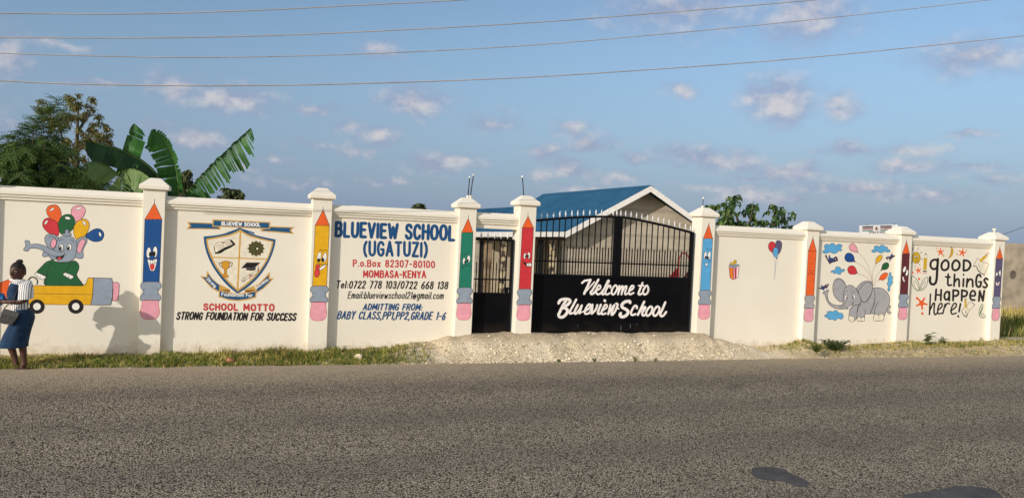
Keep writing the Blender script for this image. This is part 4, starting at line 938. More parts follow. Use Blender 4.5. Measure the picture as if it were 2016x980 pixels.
bp = add('ShaderNodeBump', Strength=.4, Distance=.02); link(noise(12, 6), bp.inputs['Height']); link(bp.outputs[0], b.inputs['Normal'])
PLAS = MATS['grey_plaster']
m, t, b, add, link, rgbmix, rng, co, noise, voro = nodes_mat('coral_block')
vv = voro(6); s_ = t.nodes.new('ShaderNodeSeparateColor'); link(vv.outputs['Color'], s_.inputs[0])
c = rgbmix(s_.outputs[0], lin((206, 188, 150)), lin((170, 150, 116))); c = rgbmix(rng(vv.outputs['Distance'], .4, .62), c, lin((70, 60, 50)))
link(c, b.inputs['Base Color']); b.inputs['Roughness'].default_value = .95
WHITEB = mat('white_fascia_paint', (238, 232, 222), rough=.6, var=.06)
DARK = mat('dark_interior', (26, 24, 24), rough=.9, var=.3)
YG = 8.5; RX, RZ = 12.78, 4.06; KX, KZ = 9.82, 2.43; EX, EZ = 6.6, 2.29; RX2 = 15.75; YB = 17.95
house = thing('house', 'small plastered house with blue iron gable roof behind the gate', 'house', (11.5, 12, .3))
q = MB()   # walls
q.rings([[(9.95, y, .25), (15.55, y, .25), (15.55, y, 2.50), (RX, y, RZ-.09), (9.95, y, 2.40)] for y in (9.05, 17.5)]); q.build('wall', PLAS, house)
def slab(name, a, b, th=.035, par=house):
    (xa, za), (xb, zb_) = a, b; q = MB()
    ys_ = [YG]; hs = [0]
    k = 0
    while YG+.2+.27*k < YB-.1:
        for dy_, h_ in ((-.03, 0), (-.012, .024), (.012, .024), (.03, 0)): ys_.append(YG+.2+.27*k+dy_); hs.append(h_)
        k += 1
    ys_.append(YB); hs.append(0)
    q.rings([[(xa, y, za+h_), (xb, y, zb_+h_), (xb, y, zb_-th), (xa, y, za-th)] for y, h_ in zip(ys_, hs)]); return q.build(name, ROOF, par)
rf = slab('roof', (RX-.003, RZ), (KX, KZ)); slab('roof', (RX+.003, RZ), (RX2, KZ))
slab('veranda_roof', (KX-.004, KZ-.002), (EX, EZ))
q = MB(); q.rings([[(RX-.16, y, RZ-.075), (RX, y, RZ+.022), (RX+.16, y, RZ-.075), (RX, y, RZ+.004)] for y in (YG-.01, YB+.01)]); q.build('ridge_cap', ROOF, rf)
def board(pp, h=.17, y0=YG-.035, y1=YG-.004):
    for (xa, za), (xb, zb_) in zip(pp, pp[1:]):
        q = MB(); q.prism([(xa, za-.01), (xb, zb_-.01), (xb, zb_-h), (xa, za-h)], y0, y1); q.build('fascia_board', WHITEB, house)
board([(RX-.001, RZ), (KX, KZ)], .2); board([(KX-.002, KZ), (EX, EZ)], .165); board([(RX+.001, RZ), (RX2, KZ)], .2)
# veranda: back wall with a doorway, plastered columns, rough coral pier
q = MB(); q.box(6.8, 9.94, 10.3, 10.5, .25, 2.24); q.build('veranda_wall', mat('pale_plaster', (206, 192, 164), rough=.9, var=.15, vscale=1.2), house)
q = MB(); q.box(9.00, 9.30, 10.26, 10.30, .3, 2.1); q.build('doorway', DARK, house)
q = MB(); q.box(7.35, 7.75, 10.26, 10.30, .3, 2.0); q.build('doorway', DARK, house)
for xa, xb, mt_ in ((6.86, 7.08, PLAS), (7.26, 7.50, mat('stained_plaster', (168, 146, 116), rough=.95, rgb2=(104, 84, 62), vscale=2.5)), (7.80, 7.98, MATS['coral_block']), (8.30, 8.5, PLAS), (9.45, 9.62, MATS['coral_block'])):
    q = MB(); q.box(xa, xb, 8.75, 8.98, .25, 2.15 if xa < 9 else 2.22); q.build('column', mt_, house, bevel=.01)
q = MB(); q.box(9.06, 9.20, 8.78, 8.9, .25, 2.2); q.build('dark_post', DARK, house)
q = MB(); q.box(EX, 9.94, 8.74, 9.0, 2.14, 2.22); q.build('veranda_beam', mat('beam_wood', (86, 72, 60), rough=.9), house)
# second roof behind
a, bb = W(915, 413, 22.0), W(1075, 403.5, 22.0)
h2_ = thing('outbuilding', 'long low outbuilding with a blue roof left behind the house', 'building', ((a.x+bb.x)/2, 22, .3))
q = MB(); q.box(a.x+.3, bb.x, 20.6, 23.6, .25, 2.5); q.build('wall', PLAS, h2_)
q = MB(); zr = (a.z+bb.z)/2
q.rings([[(x, 19.4, 2.42), (x, 22.0, z), (x, 24.6, 2.42), (x, 22.0, z-.06)] for x, z in ((a.x, a.z), (bb.x, bb.z))]); q.build('roof', ROOF, h2_)
# red playground frame behind the right gate leaf
RED = mat('red_frame_paint', (150, 36, 36), rough=.5)
rt = thing('climbing_frame', 'red metal frame with a solid triangular side behind the right gate leaf', 'playground frame', tuple(W(1335, 560, 4.0)))
q = MB(); P_ = [W(x, y, 4.0) for x, y in catmull([(1336,575),(1336,530),(1338,506),(1346,498),(1353,502),(1357,515),(1360,575)], False, 4)]; q.tube(P_, .018, 8); q.build('hoop', RED, rt, True)
q = MB(); q.rings([[W(x, y, Y_) for x, y in ((1308,556),(1332,528),(1335,532),(1337,575),(1308,575))] for Y_ in (4.1, 4.14)]); q.build('side_panel', RED, rt)
q = MB(); q.rings([[W(x, y, Y_) for x, y in ((1344,548),(1354,534),(1356,575),(1342,575))] for Y_ in (4.3, 4.34)]); q.build('seat_panel', mat('dark_red_paint', (90, 40, 40), rough=.6), rt)

# ------------------------------------------------------------------ notice board with the flags
az_ = radians(21); dirv = Vector((sin(az_), cos(az_), 0)); nrm_ = Vector((-cos(az_), sin(az_), 0)); P0 = W(1764, 455, 2.2)
cor = [PL(x, y, P0, nrm_) for x, y in ((1691.5, 444.0), (1764, 441.8), (1764, 476), (1691.5, 474))]
sg = thing('notice_board', 'white notice board with two striped flags standing behind the wall', 'sign', tuple((cor[2]+cor[3])/2))
q = MB(); q.rings([[c_ - nrm_*.04 for c_ in cor], cor]); q.build('board', mat('board_white', (236, 234, 230), rough=.5, var=.04), sg)
for f_ in (.12, .88):
    c_ = cor[3]*(1-f_)+cor[2]*f_ - nrm_*.08; q = MB(); q.tube([(c_.x, c_.y, 0), (c_.x, c_.y, c_.z+.5)], .03, 8); q.build('post', mat('post_steel', (120, 120, 122), rough=.5, metal=.6), sg)
p = Painter(0, sg, frame=(P0, nrm_)).to(1670, 430, 14.4)
for xa, xb, dy in ((405, 708, 0), (912, 1236, -14)):
    p.begin('painted_flag')
    for y, h, c in ((240, 38, 'black'), (290, 34, 'kred'), (345, 30, 'kgreen')): p.poly([(xa, y+dy-h/2+3), (xb, y+dy-h/2-4), (xb, y+dy+h/2-4), (xa, y+dy+h/2+3)], c)
    p.end()
p.begin('painted_emblem'); p.ell(800,280,26,44,'olive').ell(800,282,14,30,'kred').line('764,258 758,320',14,'goldcup',False).line('838,252 842,316',14,'goldcup',False).line('768,326 832,324',12,'brown',False).line('800,232 800,244',12,'kred',False); p.end()
p.begin('painted_lettering'); p.text('REPUBLIC OF KENYA', 590, 424, 1036, 414, 54, 8, 'black', gap=.36); p.end()

# ------------------------------------------------------------------ old concrete wall at the far right
m, t, b, add, link, rgbmix, rng, co, noise, voro = nodes_mat('weathered_concrete')
c = rgbmix(rng(noise(1.6, 7, .7), .36, .66), lin((190, 174, 148)), lin((142, 130, 112)))
c = rgbmix(rng(noise(.7, 6, .7, ), .5, .7, 0, .6), c, lin((118, 106, 94)))
link(c, b.inputs['Base Color']); b.inputs['Roughness'].default_value = .95
bp = add('ShaderNodeBump', Strength=.5, Distance=.03); link(noise(7, 7, .7), bp.inputs['Height']); link(bp.outputs[0], b.inputs['Normal'])
q = MB(); random.seed(3)
xs = [21.5+.4*k for k in range(60)]; tz = [2.755+.02*mnoise.noise((x*1.7, 0, 2)) for x in xs]
q.rings([[(x, 6, 0), (x, 6.2, 0), (x, 6.2, z), (x, 6, z)] for x, z in zip(xs, tz)])
ow = thing('concrete_wall', 'weathered bare concrete wall standing in the field at far right', 'wall', (33, 6.1, .3)); q.build('wall_face', MATS['weathered_concrete'], ow)
hc = W(1994, 540, 5.995); q = MB()
q.rings([[(hc.x+r*cos(2*pi*k/18), y, hc.z+r*sin(2*pi*k/18)) for k in range(18)] for r, y in ((.155, 5.998), (.14, 5.975), (.09, 5.975), (.085, 5.99))], caps=False)
q.face([(hc.x+.088*cos(2*pi*k/18), 5.992, hc.z+.088*sin(2*pi*k/18)) for k in range(18)]); q.build('round_niche', mat('niche_concrete', (110, 98, 86), rough=.95), ow)

# ------------------------------------------------------------------ overhead wires
ALU = mat('wire_aluminium', (190, 186, 184), rough=.45, metal=.4, var=.2, vscale=2)
def wire(label, pp, Y, r=.0085, m=ALU, grp='overhead wires along the road'):
    q = MB(); q.tube([W(x, y, Y) for x, y in catmull(pp, False, 6)], r, 6); tag(q.build('overhead_wire', m, smooth=True), label, 'wire', grp)
wire('topmost overhead wire, leaving the view near the top centre', [(-300,31),(0,27),(250,28),(500,21),(700,11),(917,0),(1200,-20)], -2.4)
wire('second overhead wire from the top', [(-300,76),(0,74.5),(300,75),(600,68),(1008,47.5),(1300,26),(1610,0),(1900,-28)], -2.4)
wire('third overhead wire from the top', [(-300,92),(0,105),(250,112),(450,113),(700,107),(1008,92),(1300,68),(1600,39),(1950,0),(2300,-44)], -2.4, .0075)
wire('lowest overhead wire, crossing the whole sky', [(-300,138),(0,159),(200,167),(450,169),(700,165),(1008,154),(1300,136),(1600,113),(2016,71),(2400,30)], -2.4, .0095)
wire('thin dark wire rising from the end pillar to the right', [(1970,463),(2016,447),(2100,418),(2300,345)], .25, .006, mat('wire_dark', (60, 60, 70), rough=.6), None)
# ------------------------------------------------------------------ verge vegetation and stones
random.seed(21)
GR = [mat('grass_green', (104, 122, 44), rough=.7, var=.3, vscale=3, trans=.25), mat('grass_yellow_green', (150, 150, 62), rough=.7, var=.3, vscale=3, trans=.25),
      mat('grass_dry', (204, 182, 112), rough=.8, var=.25, vscale=3, trans=.2), mat('grass_dark', (66, 90, 36), rough=.7, var=.3, vscale=3, trans=.2)]
def blade(q, x, y, z, h, w, lean, az_, m):
    dx, dy = cos(az_), sin(az_); px, py = -dy*w/2, dx*w/2
    p1 = (x+dx*lean*.35, y+dy*lean*.35, z+h*.55); p2 = (x+dx*lean, y+dy*lean, z+h)
    i = len(q.v); q.v += [(x-px, y-py, z-.01), (x+px, y+py, z-.01), (p1[0]+px*.7, p1[1]+py*.7, p1[2]), (p1[0]-px*.7, p1[1]-py*.7, p1[2]), p2]
    q.f += [(i, i+1, i+2, i+3), (i+3, i+2, i+4)]; q.m += [m, m]
def grass_zone(x0, x1, n, dens, hmin, hmax, mixw, y0=-.97, y1=-.14):
    q = MB(); q.keep = True
    k = 0
    while k < n:
        x, y = random.uniform(x0, x1), random.uniform(y0, y1)
        k += 1
        if y < edge(x)+.01: continue
        d = dens(x, y); nz_ = .5+.5*mnoise.noise((x*1.7, y*2.4, 9)); n2 = .5+.5*mnoise.noise((x*5.1, y*6, 4))
        if random.random() > d*(.35+.9*nz_)*(.5+n2): continue
        pw = mixw(x, y, nz_); r = random.random()*sum(pw); m = 0
        for m, a in enumerate(pw):
            r -= a
            if r <= 0: break
        h = random.uniform(hmin, hmax)*(.55+.9*nz_)
        for _ in range(3): blade(q, x+random.gauss(0, .012), y+random.gauss(0, .012), vz(x, y), h*random.uniform(.6, 1.1), random.uniform(.006, .012), h*random.uniform(.1, .7), random.uniform(0, 2*pi), m)
    return q
def mx_left(x, y, n_): 
    g = max(0, min(1, .5+.8*sin(x*1.9+1)+.6*(n_-.5)));  return (1.0*(1-.5*g), .9, .35+.75*g*(y > -.6), .45)
q = grass_zone(-6.2, 3.4, 17000, lambda x, y: max(.0, 1-max(0, x-2.2)*.75)*(.55 if y > -.3 else 1.0), .03, .085, mx_left)
tag(q.build('grass', GR), 'low green and yellowing grass growing between road and wall at left', None, None, 'stuff')
q = grass_zone(-.2, 1.35, 2600, lambda x, y: max(0, 1-abs(x-.6)/.9), .06, .15, lambda x, y, n_: (.4, .8, .9, .4), -.7)
tag(q.build('grass', GR), 'taller tangled grass below the end of the school motto', None, None, 'stuff')
q = grass_zone(10.3, 22, 11000, lambda x, y: max(0, min(1, (x-10.4)/1.4))*(1.0 if y > -.5 else .12)*(.45+.9*max(0, mnoise.noise((x*.9, 3, 1))+.35)), .025, .085, lambda x, y, n_: (.5, .7, 1.1, .35), -.99)
tag(q.build('grass', GR), 'dry straw coloured grass at the foot of the wall at right', None, None, 'stuff')
q = MB(); q.keep = True     # rank grass in the field beyond the end pillar
for k in range(9000):
    y = random.uniform(.7, 5.9); x = random.uniform(17.9+y*.5, 25.5+y*.9); h = random.uniform(.12, .42) if y < 4.4 else random.uniform(.08, .3)
    m = random.choice((0, 1, 0, 2, 3)) if y < 4.3 else random.choice((2, 2, 2, 1))
    blade(q, x, y, fz(x, y), h, random.uniform(.012, .024), h*random.uniform(.1, .5), random.uniform(0, 2*pi), m)
tag(q.build('field_grass', GR), 'tall green and brown grass in the field beyond the end pillar', None, None, 'stuff')

ROCK = [mat('stone_pale', (240, 226, 196), rough=.95, var=.2, vscale=20, bump=.3), mat('stone_buff', (218, 200, 166), rough=.95, var=.25, vscale=20, bump=.3), mat('stone_grey', (168, 154, 130), rough=.95, var=.25, vscale=20, bump=.3)]
OCT = [(1,0,0),(-1,0,0),(0,1,0),(0,-1,0),(0,0,1),(0,0,-1)]; OF = [(0,2,4),(2,1,4),(1,3,4),(3,0,4),(2,0,5),(1,2,5),(3,1,5),(0,3,5)]
def pebble(q, x, y, z, r, m):
    i = len(q.v); a = random.uniform(0, 6.28); ca, sa = cos(a), sin(a); sx, sy, sz = r*random.uniform(.7, 1.3), r*random.uniform(.7, 1.3), r*random.uniform(.45, .85)
    for v in OCT:
        vx, vy, vz_ = [c_+random.uniform(-.35, .35) for c_ in v]; vx *= sx; vy *= sy; q.v.append((x+vx*ca-vy*sa, y+vx*sa+vy*ca, z+vz_*sz))
    for f in OF: q.f.append(tuple(i+k for k in f)); q.m.append(m)
q = MB(); q.keep = True
for k in range(15000):
    x = random.gauss(7, 2.6) if k % 3 else random.uniform(-5.5, 19); y = random.uniform(-1.02, -.14)
    w_ = hump(x); n_ = .5+.5*mnoise.noise((x*1.9, y*3.1, 12))
    if random.random() > (.18+.82*w_)*(.35+1.0*n_): continue
    if w_ > .3 and y > -.42 and random.random() < .45: continue
    if y < edge(x)-.10*random.random(): continue
    if vz(x, y) > .27 and random.random() < .8: continue
    r = min(.036 if w_ > .3 else .016, .006+random.expovariate(1/.006)); pebble(q, x, y, max(vz(x, y), 0)+r*.12, r, random.choice((0, 0, 1, 1, 2, 2)))
tag(q.build('gravel', ROCK), 'loose pale coral gravel strewn over the verge and the ramp', None, None, 'stuff')
def rock(label, px, py, r, m, flat=.65, name='stone', seed=0, cat='stone'):
    random.seed(100+seed); g = G(px, py, 0.02)
    for _ in range(4): g = G(px, py, vz(g.x, g.y))
    bm = bmesh.new(); bmesh.ops.create_icosphere(bm, subdivisions=2, radius=r)
    for v in bm.verts:
        n_ = mnoise.noise(Vector(v.co)*(1.6/r)*.6+Vector((seed*3.1, 0, 0))); v.co *= 1+.45*n_; v.co.z *= flat; v.co.x *= 1.25
    me = bpy.data.meshes.new(name); bm.to_mesh(me); bm.free(); me.materials.append(m); o = bpy.data.objects.new(name, me); COL.objects.link(o)
    o.location = (g.x, g.y, g.z+r*flat*.45); o.rotation_euler.z = seed; tag(o, label, cat); return o
BLK = mat('charred_lump', (38, 34, 32), rough=.8, var=.3)
rock('pale stone lying alone on the gravel in front of the main gate', 1048, 694, .06, ROCK[0], .75, seed=1)
rock('black charred lump on the gravel right of the gate', 1466, 689, .07, BLK, .5, 'charred_lump', 2, 'lump')
rock('broken pale rubble block by the light blue pencil pillar', 1420, 686, .09, ROCK[0], .6, seed=3)
rock('smaller rubble stone between the pillar rubble and the black lump', 1437, 689, .055, ROCK[2], .6, seed=4)
rock('upright pale stone in the grass below the school email lettering', 706, 709, .075, ROCK[1], 1.0, seed=5)
rock('flat buff stone in the grass near the ramp', 848, 704, .12, ROCK[1], .35, seed=6)
rock('flat stone behind the first flat one in the grass', 828, 699, .1, ROCK[1], .35, seed=7)
rock('reddish broken brick in the grass under the crest', 453, 713, .07, mat('brick_piece', (170, 110, 84), rough=.95, var=.25, bump=.3), .7, 'brick', 8, 'brick')
rock('grey rubble at the foot of the blue pencil pillar', 324, 706, .1, ROCK[2], .5, seed=9)
rock('grey rubble at the foot of the yellow pencil pillar', 655, 697, .11, ROCK[2], .5, seed=10)
rock('whitish rubble beside the all orange pencil pillar', 1570, 684, .11, ROCK[0], .6, seed=11)
rock('stone in the straw grass by the end pillar', 1962, 683, .13, ROCK[1], .4, seed=12)
rock('dark rubble at the foot of the green pencil pillar', 907, 677, .1, ROCK[1], .6, seed=13)
rock('red edged stone beside the green pencil pillar foot', 897, 684, .07, ROCK[0], .6, seed=14)

# weeds: stem and leaves
WG = mat('weed_leaf', (92, 110, 46), rough=.6, var=.3, vscale=8, trans=.25); WG2 = mat('weed_leaf_pale', (134, 140, 72), rough=.6, var=.3, vscale=8, trans=.25); STM = mat('weed_stem', (110, 100, 60), rough=.8)
WD = mat('weed_leaf_dark', (56, 80, 34), rough=.6, var=.3, vscale=8, trans=.2)
def leafq(q, p, d, l, w, up=Vector((0, 0, 1)), m=0, fold=.25, droop=.2):
    """pointed folded leaf from p along d"""
    d = d.normalized(); s = d.cross(up)
    s = s.normalized() if s.length > 1e-3 else Vector((1, 0, 0)); n = s.cross(d).normalized()
    a = p; mid = p+d*l*.5+n*l*.04; tip = p+d*l-n*l*droop
    i = len(q.v); q.v += [tuple(a), tuple(mid+s*w/2+n*w*fold), tuple(mid), tuple(mid-s*w/2+n*w*fold), tuple(tip)]
    q.f += [(i, i+2, i+1), (i, i+3, i+2), (i+1, i+2, i+4), (i+2, i+3, i+4)]; q.m += [m]*4
def weed(label, px, py, h, stems, lm, ll=.09, lw=.045, spread=.4, seed=0, per=10, name='weed', off=None):
    random.seed(300+seed); g = G(px, py, .1)
    for _ in range(4): g = G(px, py, vz(g.x, g.y))
    r = thing(name, label, 'plant', tuple(g)); qs = MB(); ql = MB(); ql.keep = True
    for s in range(stems):
        a = random.uniform(0, 2*pi); sp = spread*random.uniform(.3, 1)*h; hh = h*random.uniform(.7, 1.05)
        P_ = [g+Vector((cos(a)*sp*t**1.3, sin(a)*sp*.6*t**1.3, hh*t-.02)) for t in (0, .35, .7, 1)]
        qs.tube(P_, [.006, .005, .004, .002], 5)
        for k in range(per):
            t = .25+.75*k/max(1, per-1); j = min(2, int(t*3)); f = t*3-j; p_ = P_[j].lerp(P_[min(3, j+1)], min(1, f)); b_ = random.uniform(0, 2*pi)
            leafq(ql, p_, Vector((cos(b_), sin(b_), random.uniform(-.1, .6))), ll*random.uniform(.6, 1.1)*(1.1-.4*t), lw*random.uniform(.7, 1.1), m=0)
    qs.build('stem', STM, r, True); ql.build('foliage', lm, r); return r
weed('tall leafy weed in front of the lettering good things happen here', 1829, 682, .34, 4, WG, .15, .075, .35, 1, 12)
weed('shorter leafy weed right of the tall one by the lettering', 1856, 684, .25, 4, WG, .13, .065, .4, 2, 10)
weed('thin pale seedling under the word STRONG', 391, 700, .17, 2, WG2, .06, .03, .35, 3, 6, 'seedling')
weed('small seedling at the wall below the name lettering', 676, 694, .13, 3, WD, .07, .035, .5, 4, 5, 'seedling')
weed('thin sprig on the wall foot left of the ramp', 816, 686, .14, 2, WG2, .04, .02, .5, 5, 5, 'seedling')
weed('spiky grass tuft under the yellow end of the motto', 545, 703, .2, 14, WG, .10, .014, .7, 6, 6, 'grass_tuft')
weed('feathery weed at the foot of the end pillar', 1930, 676, .17, 10, WG2, .05, .02, .8, 7, 7)
weed('dark creeping bush under the elephant and bird mural', 1642, 690, .24, 44, WD, .10, .055, 1.7, 8, 11, 'creeping_bush')
weed('dark creeping bush left of the larger one by the orange pencil pillar', 1608, 692, .16, 20, WG, .08, .045, 1.8, 9, 8, 'creeping_bush')
for i_, (x_, lab_) in enumerate(((1251, 'largest of the small grass tufts at the road edge before the gate'), (1170, 'small grass tuft at the road edge left of the largest'), (1290, 'small grass tuft at the road edge right of the largest'), (1100, 'leftmost small grass tuft at the road edge before the gate'))):
    weed(lab_, x_, 711-.004*(x_-1000), (.10, .07, .06, .05)[i_], 12, WG, .05, .01, .6, 20+i_, 5, 'grass_tuft')

# ------------------------------------------------------------------ trees
def cluster_tree(name, label, Y, trunk, limbs, clumps, leafm, ll, lw, n_per, seed, cat='tree', bark=None, group=None, droop=True, depth=.8, stiff=0.0):
    random.seed(seed); b0 = W(trunk[0][0], trunk[0][1], Y); b0.z = .3
    r = thing(name, label, cat, tuple(b0), group); q = MB()
    P_ = [b0]+[W(x, y, Y) for x, y, _ in trunk[1:]]; q.tube(P_, [t_[2] for t_ in trunk], 8)
    bk = bark or mat('bark_grey', (100, 86, 70), rough=.9, rgb2=(66, 56, 44), vscale=6)
    q.build('trunk', bk, r, True)
    for lb_ in limbs:
        q = MB(); q.tube([W(x, y, Y+dy) for x, y, dy in lb_[0]], lb_[1], 6); q.build('limb', bk, r, True)
    q = MB(); q.keep = True
    sc_ = (W(trunk[0][0]+1, 300, Y)-W(trunk[0][0], 300, Y)).length
    for cx, cy, rx, ry in clumps:
        c_ = W(cx, cy, Y); Rx, Rz = rx*sc_, ry*sc_; dY = random.uniform(-depth, depth)
        nn = max(6, int(n_per*(rx*ry)/100))
        for k in range(nn):
            while True:
                u = Vector((random.uniform(-1, 1), random.uniform(-1, 1), random.uniform(-1, 1)))
                if u.length < 1: break
            u *= (.55+.45*random.random())
            p_ = c_+Vector((u.x*Rx, u.y*(Rx+Rz)*.5+dY, u.z*Rz)); a_ = random.uniform(0, 2*pi)
            d_ = Vector((cos(a_), sin(a_), random.uniform(-1.2, -.2) if droop else random.uniform(-.3, .7)))
            leafq(q, p_, d_, ll*random.uniform(.6, 1.2), lw*random.uniform(.7, 1.2), Vector((random.uniform(-.5, .5), random.uniform(-.5, .5), 1)), m=random.choice((0, 0, 1)))
    q.build('foliage', leafm, r); return r
EUC = [mat('eucalyptus_leaf', (112, 116, 62), rough=.5, var=.35, vscale=1.5, trans=.2), mat('eucalyptus_leaf_brown', (140, 122, 68), rough=.5, var=.3, vscale=1.5, trans=.2)]
random.seed(5)
cl = []
for cx, cy, rx, ry, n_ in ((150,205,20,18,9),(150,235,24,20,9),(175,215,14,20,5),(188,240,14,16,5),(110,232,22,22,8),(95,215,12,12,3),(120,270,28,24,10),(155,280,24,26,8),(196,262,16,12,5),(205,275,12,10,4),(180,270,16,14,4),(140,320,26,24,8),(185,300,14,16,4),(105,300,22,24,6),(200,300,12,14,3)):
    for k in range(n_): cl.append((cx+random.gauss(0, rx*.55), cy+random.gauss(0, ry*.55), random.uniform(6, 12), random.uniform(6, 11)))
cluster_tree('eucalyptus_tree', 'tall eucalyptus with brownish drooping leaves behind the left wall', 9.0, ((150,420,.10),(150,340,.075),(152,270,.045),(154,200,.02)),
  [([(150,330,0),(125,280,.3),(112,235,.4)],[.04,.028,.012]), ([(152,300,0),(180,270,-.3),(200,262,-.4)],[.035,.022,.010]), ([(153,260,0),(172,230,.2),(186,225,.3)],[.04,.025,.01])], cl, EUC, .14, .04, 62, 11, depth=1.2)
# feathery tree: arching twigs carrying rows of tiny leaflets
FE = [mat('feathery_leaf', (112, 136, 72), rough=.6, var=.35, vscale=1.2, trans=.3), mat('feathery_leaf_dark', (74, 102, 54), rough=.6, var=.35, vscale=1.2, trans=.2)]
random.seed(8)
Yf = 5.5; b0 = W(70, 420, Yf); b0.z = .3
ft = thing('feathery_tree', 'feathery green thorn tree spreading behind the wall at far left', 'tree', tuple(b0))
q = MB(); top = W(72, 330, Yf); q.tube([b0, W(72, 380, Yf), top], [.12, .10, .05], 8); q.build('trunk', mat('bark_brown', (110, 92, 70), rough=.9), ft, True)
ql = MB(); ql.keep = True; qt = MB()
tips = []
for k in range(150):
    px = random.uniform(-60, 205); lim = 372-112*max(0, 1-abs((px-92)/135))**.8 if px < 150 else 345-.3*(px-150)
    py = random.uniform(lim, 378); tips.append((px, py, random.uniform(-1.3, 1.3)))
tips += [(8,312,0),(-20,322,0),(30,318,0),(70,236,.1),(112,196,.3),(84,226,0),(128,222,.2),(120,250,.1),(16,284,.2),(-10,290,.3),(52,280,0),(-2,306,0),(20,268,.2),(42,262,0),(30,284,-.3),(64,248,.2),(90,214,.3),(105,208,.4),(60,252,-.2),(12,300,.4),(0,330,.2),(45,300,-.4)]
for px, py, dy in tips:
    tip = W(px, py, Yf+dy); base = W(72+(px-72)*.45, max(py+26, 330), Yf+dy*.4); a = random.uniform(.2, .5)
    mid = base.lerp(tip, .55)+Vector((0, 0, .22))
    P_ = catmull([tuple(base), tuple(mid), tuple(tip)], False, 6); P_ = [Vector(p_) for p_ in P_]
    qt.tube(P_[::2]+[P_[-1]], .008, 4)
    for i in range(2, len(P_)):
        p_ = P_[i]; d_ = (P_[i]-P_[i-1]).normalized()
        for sgn in (-1, 1, -1, 1):
            s_ = d_.cross(Vector((random.gauss(0, .3), random.gauss(0, .3), 1))).normalized()*sgn
            tw = (d_*.7+s_*.9+Vector((0, 0, random.uniform(-.35, .1)))).normalized(); L_ = random.uniform(.14, .30); m_ = random.choice((0, 0, 1))
            for j in range(5):
                pp = p_+tw*L_*(j+1)/5+Vector((0, 0, -.03*j*j/10))
                for s2 in (-1, 1):
                    ld = (tw*.5+tw.cross(Vector((0, 0, 1)))*s2).normalized(); leafq(ql, pp, ld+Vector((0, 0, random.uniform(-.3, .1))), .075, .026, m=m_)
qt.build('twigs', MATS['bark_brown'], ft); ql.build('foliage', FE, ft)
# broad leaved tree right of the gate
AL = [mat('almond_leaf', (62, 90, 40), rough=.42, var=.35, vscale=2, trans=.22, spec=.5), mat('almond_leaf_pale', (108, 132, 70), rough=.45, var=.3, vscale=2, trans=.22, spec=.5)]
random.seed(9); cl = []
for cx, cy, n_, sx_, sy_ in ((1440,388,4,4,5),(1436,402,5,7,6),(1444,415,5,6,6),(1428,415,4,6,7),(1420,430,5,6,6),(1452,436,4,8,7),(1430,440,5,9,6),(1482,404,4,4,5),(1478,416,4,6,5),(1484,430,4,6,6),(1401,406,3,3,4),(1406,418,3,4,5),(1412,440,3,5,5),(1529,406,3,4,4),(1524,420,5,5,6),(1530,434,5,6,6),(1549,416,3,3,4),(1552,428,2,3,3),(1504,438,4,6,4),(1556,446,2,4,3),(1470,442,4,6,4)):
    for k in range(n_): cl.append((cx+random.gauss(0, sx_*.6), cy+random.gauss(0, sy_*.6), 4.5, 4.5))
cluster_tree('broadleaf_tree', 'young tree with large drooping glossy leaves right of the gate', 3.2, ((1465,520,.07),(1462,480,.06),(1458,450,.05),(1448,420,.025)),
  [([(1460,465,0),(1440,430,.2),(1440,385,.3)],[.035,.02,.006]), ([(1460,470,0),(1478,430,-.2),(1484,395,-.2)],[.035,.02,.006]), ([(1462,480,0),(1515,450,-.1),(1528,405,0)],[.03,.02,.006]), ([(1515,450,-.1),(1540,430,.1),(1550,415,.1)],[.02,.012,.005]), ([(1460,470,0),(1420,440,.1),(1402,405,.2)],[.03,.015,.005])], cl, AL, .20, .12, 22, 12, depth=.3)
# distant trees over the wall
FAR = [mat('far_leaf', (84, 90, 50), rough=.7, var=.35, vscale=.6, trans=.15), mat('far_leaf_dark', (56, 66, 38), rough=.7, var=.3, vscale=.6)]
random.seed(13)
for lab_, bx_, top_, pts_ in (('small round distant tree above the wall beside the crest panel', 455, 372, ((452,380,11,8),(462,378,9,7),(446,386,9,6),(468,386,7,6),(456,373,6,4),(440,390,6,4))),
   ('dark distant tree behind the banana stems', 362, 336, ((362,345,8,8),(366,358,9,9),(360,370,10,9),(368,340,6,5),(372,372,8,7))),
   ('low distant bush between banana plant and crest panel', 392, 374, ((388,378,8,5),(396,382,8,5),(384,386,8,4),(402,387,6,3))),
   ('yellowish tree top just above the lettering panel', 824, 396, ((824,402,4,5),(821,408,5,4),(828,408,5,4)))):
    cl = []
    for cx, cy, rx, ry in pts_:
        for k in range(5): cl.append((cx+random.gauss(0, rx*.5), cy+random.gauss(0, ry*.5), rx*.5, ry*.5))
    cluster_tree('distant_tree', lab_, 34.0, ((bx_,430,.2),(bx_,400,.15),(bx_,top_+6,.05)), [], cl, FAR, .42, .2, 160, 40+bx_, group='distant trees beyond the wall', depth=.6)
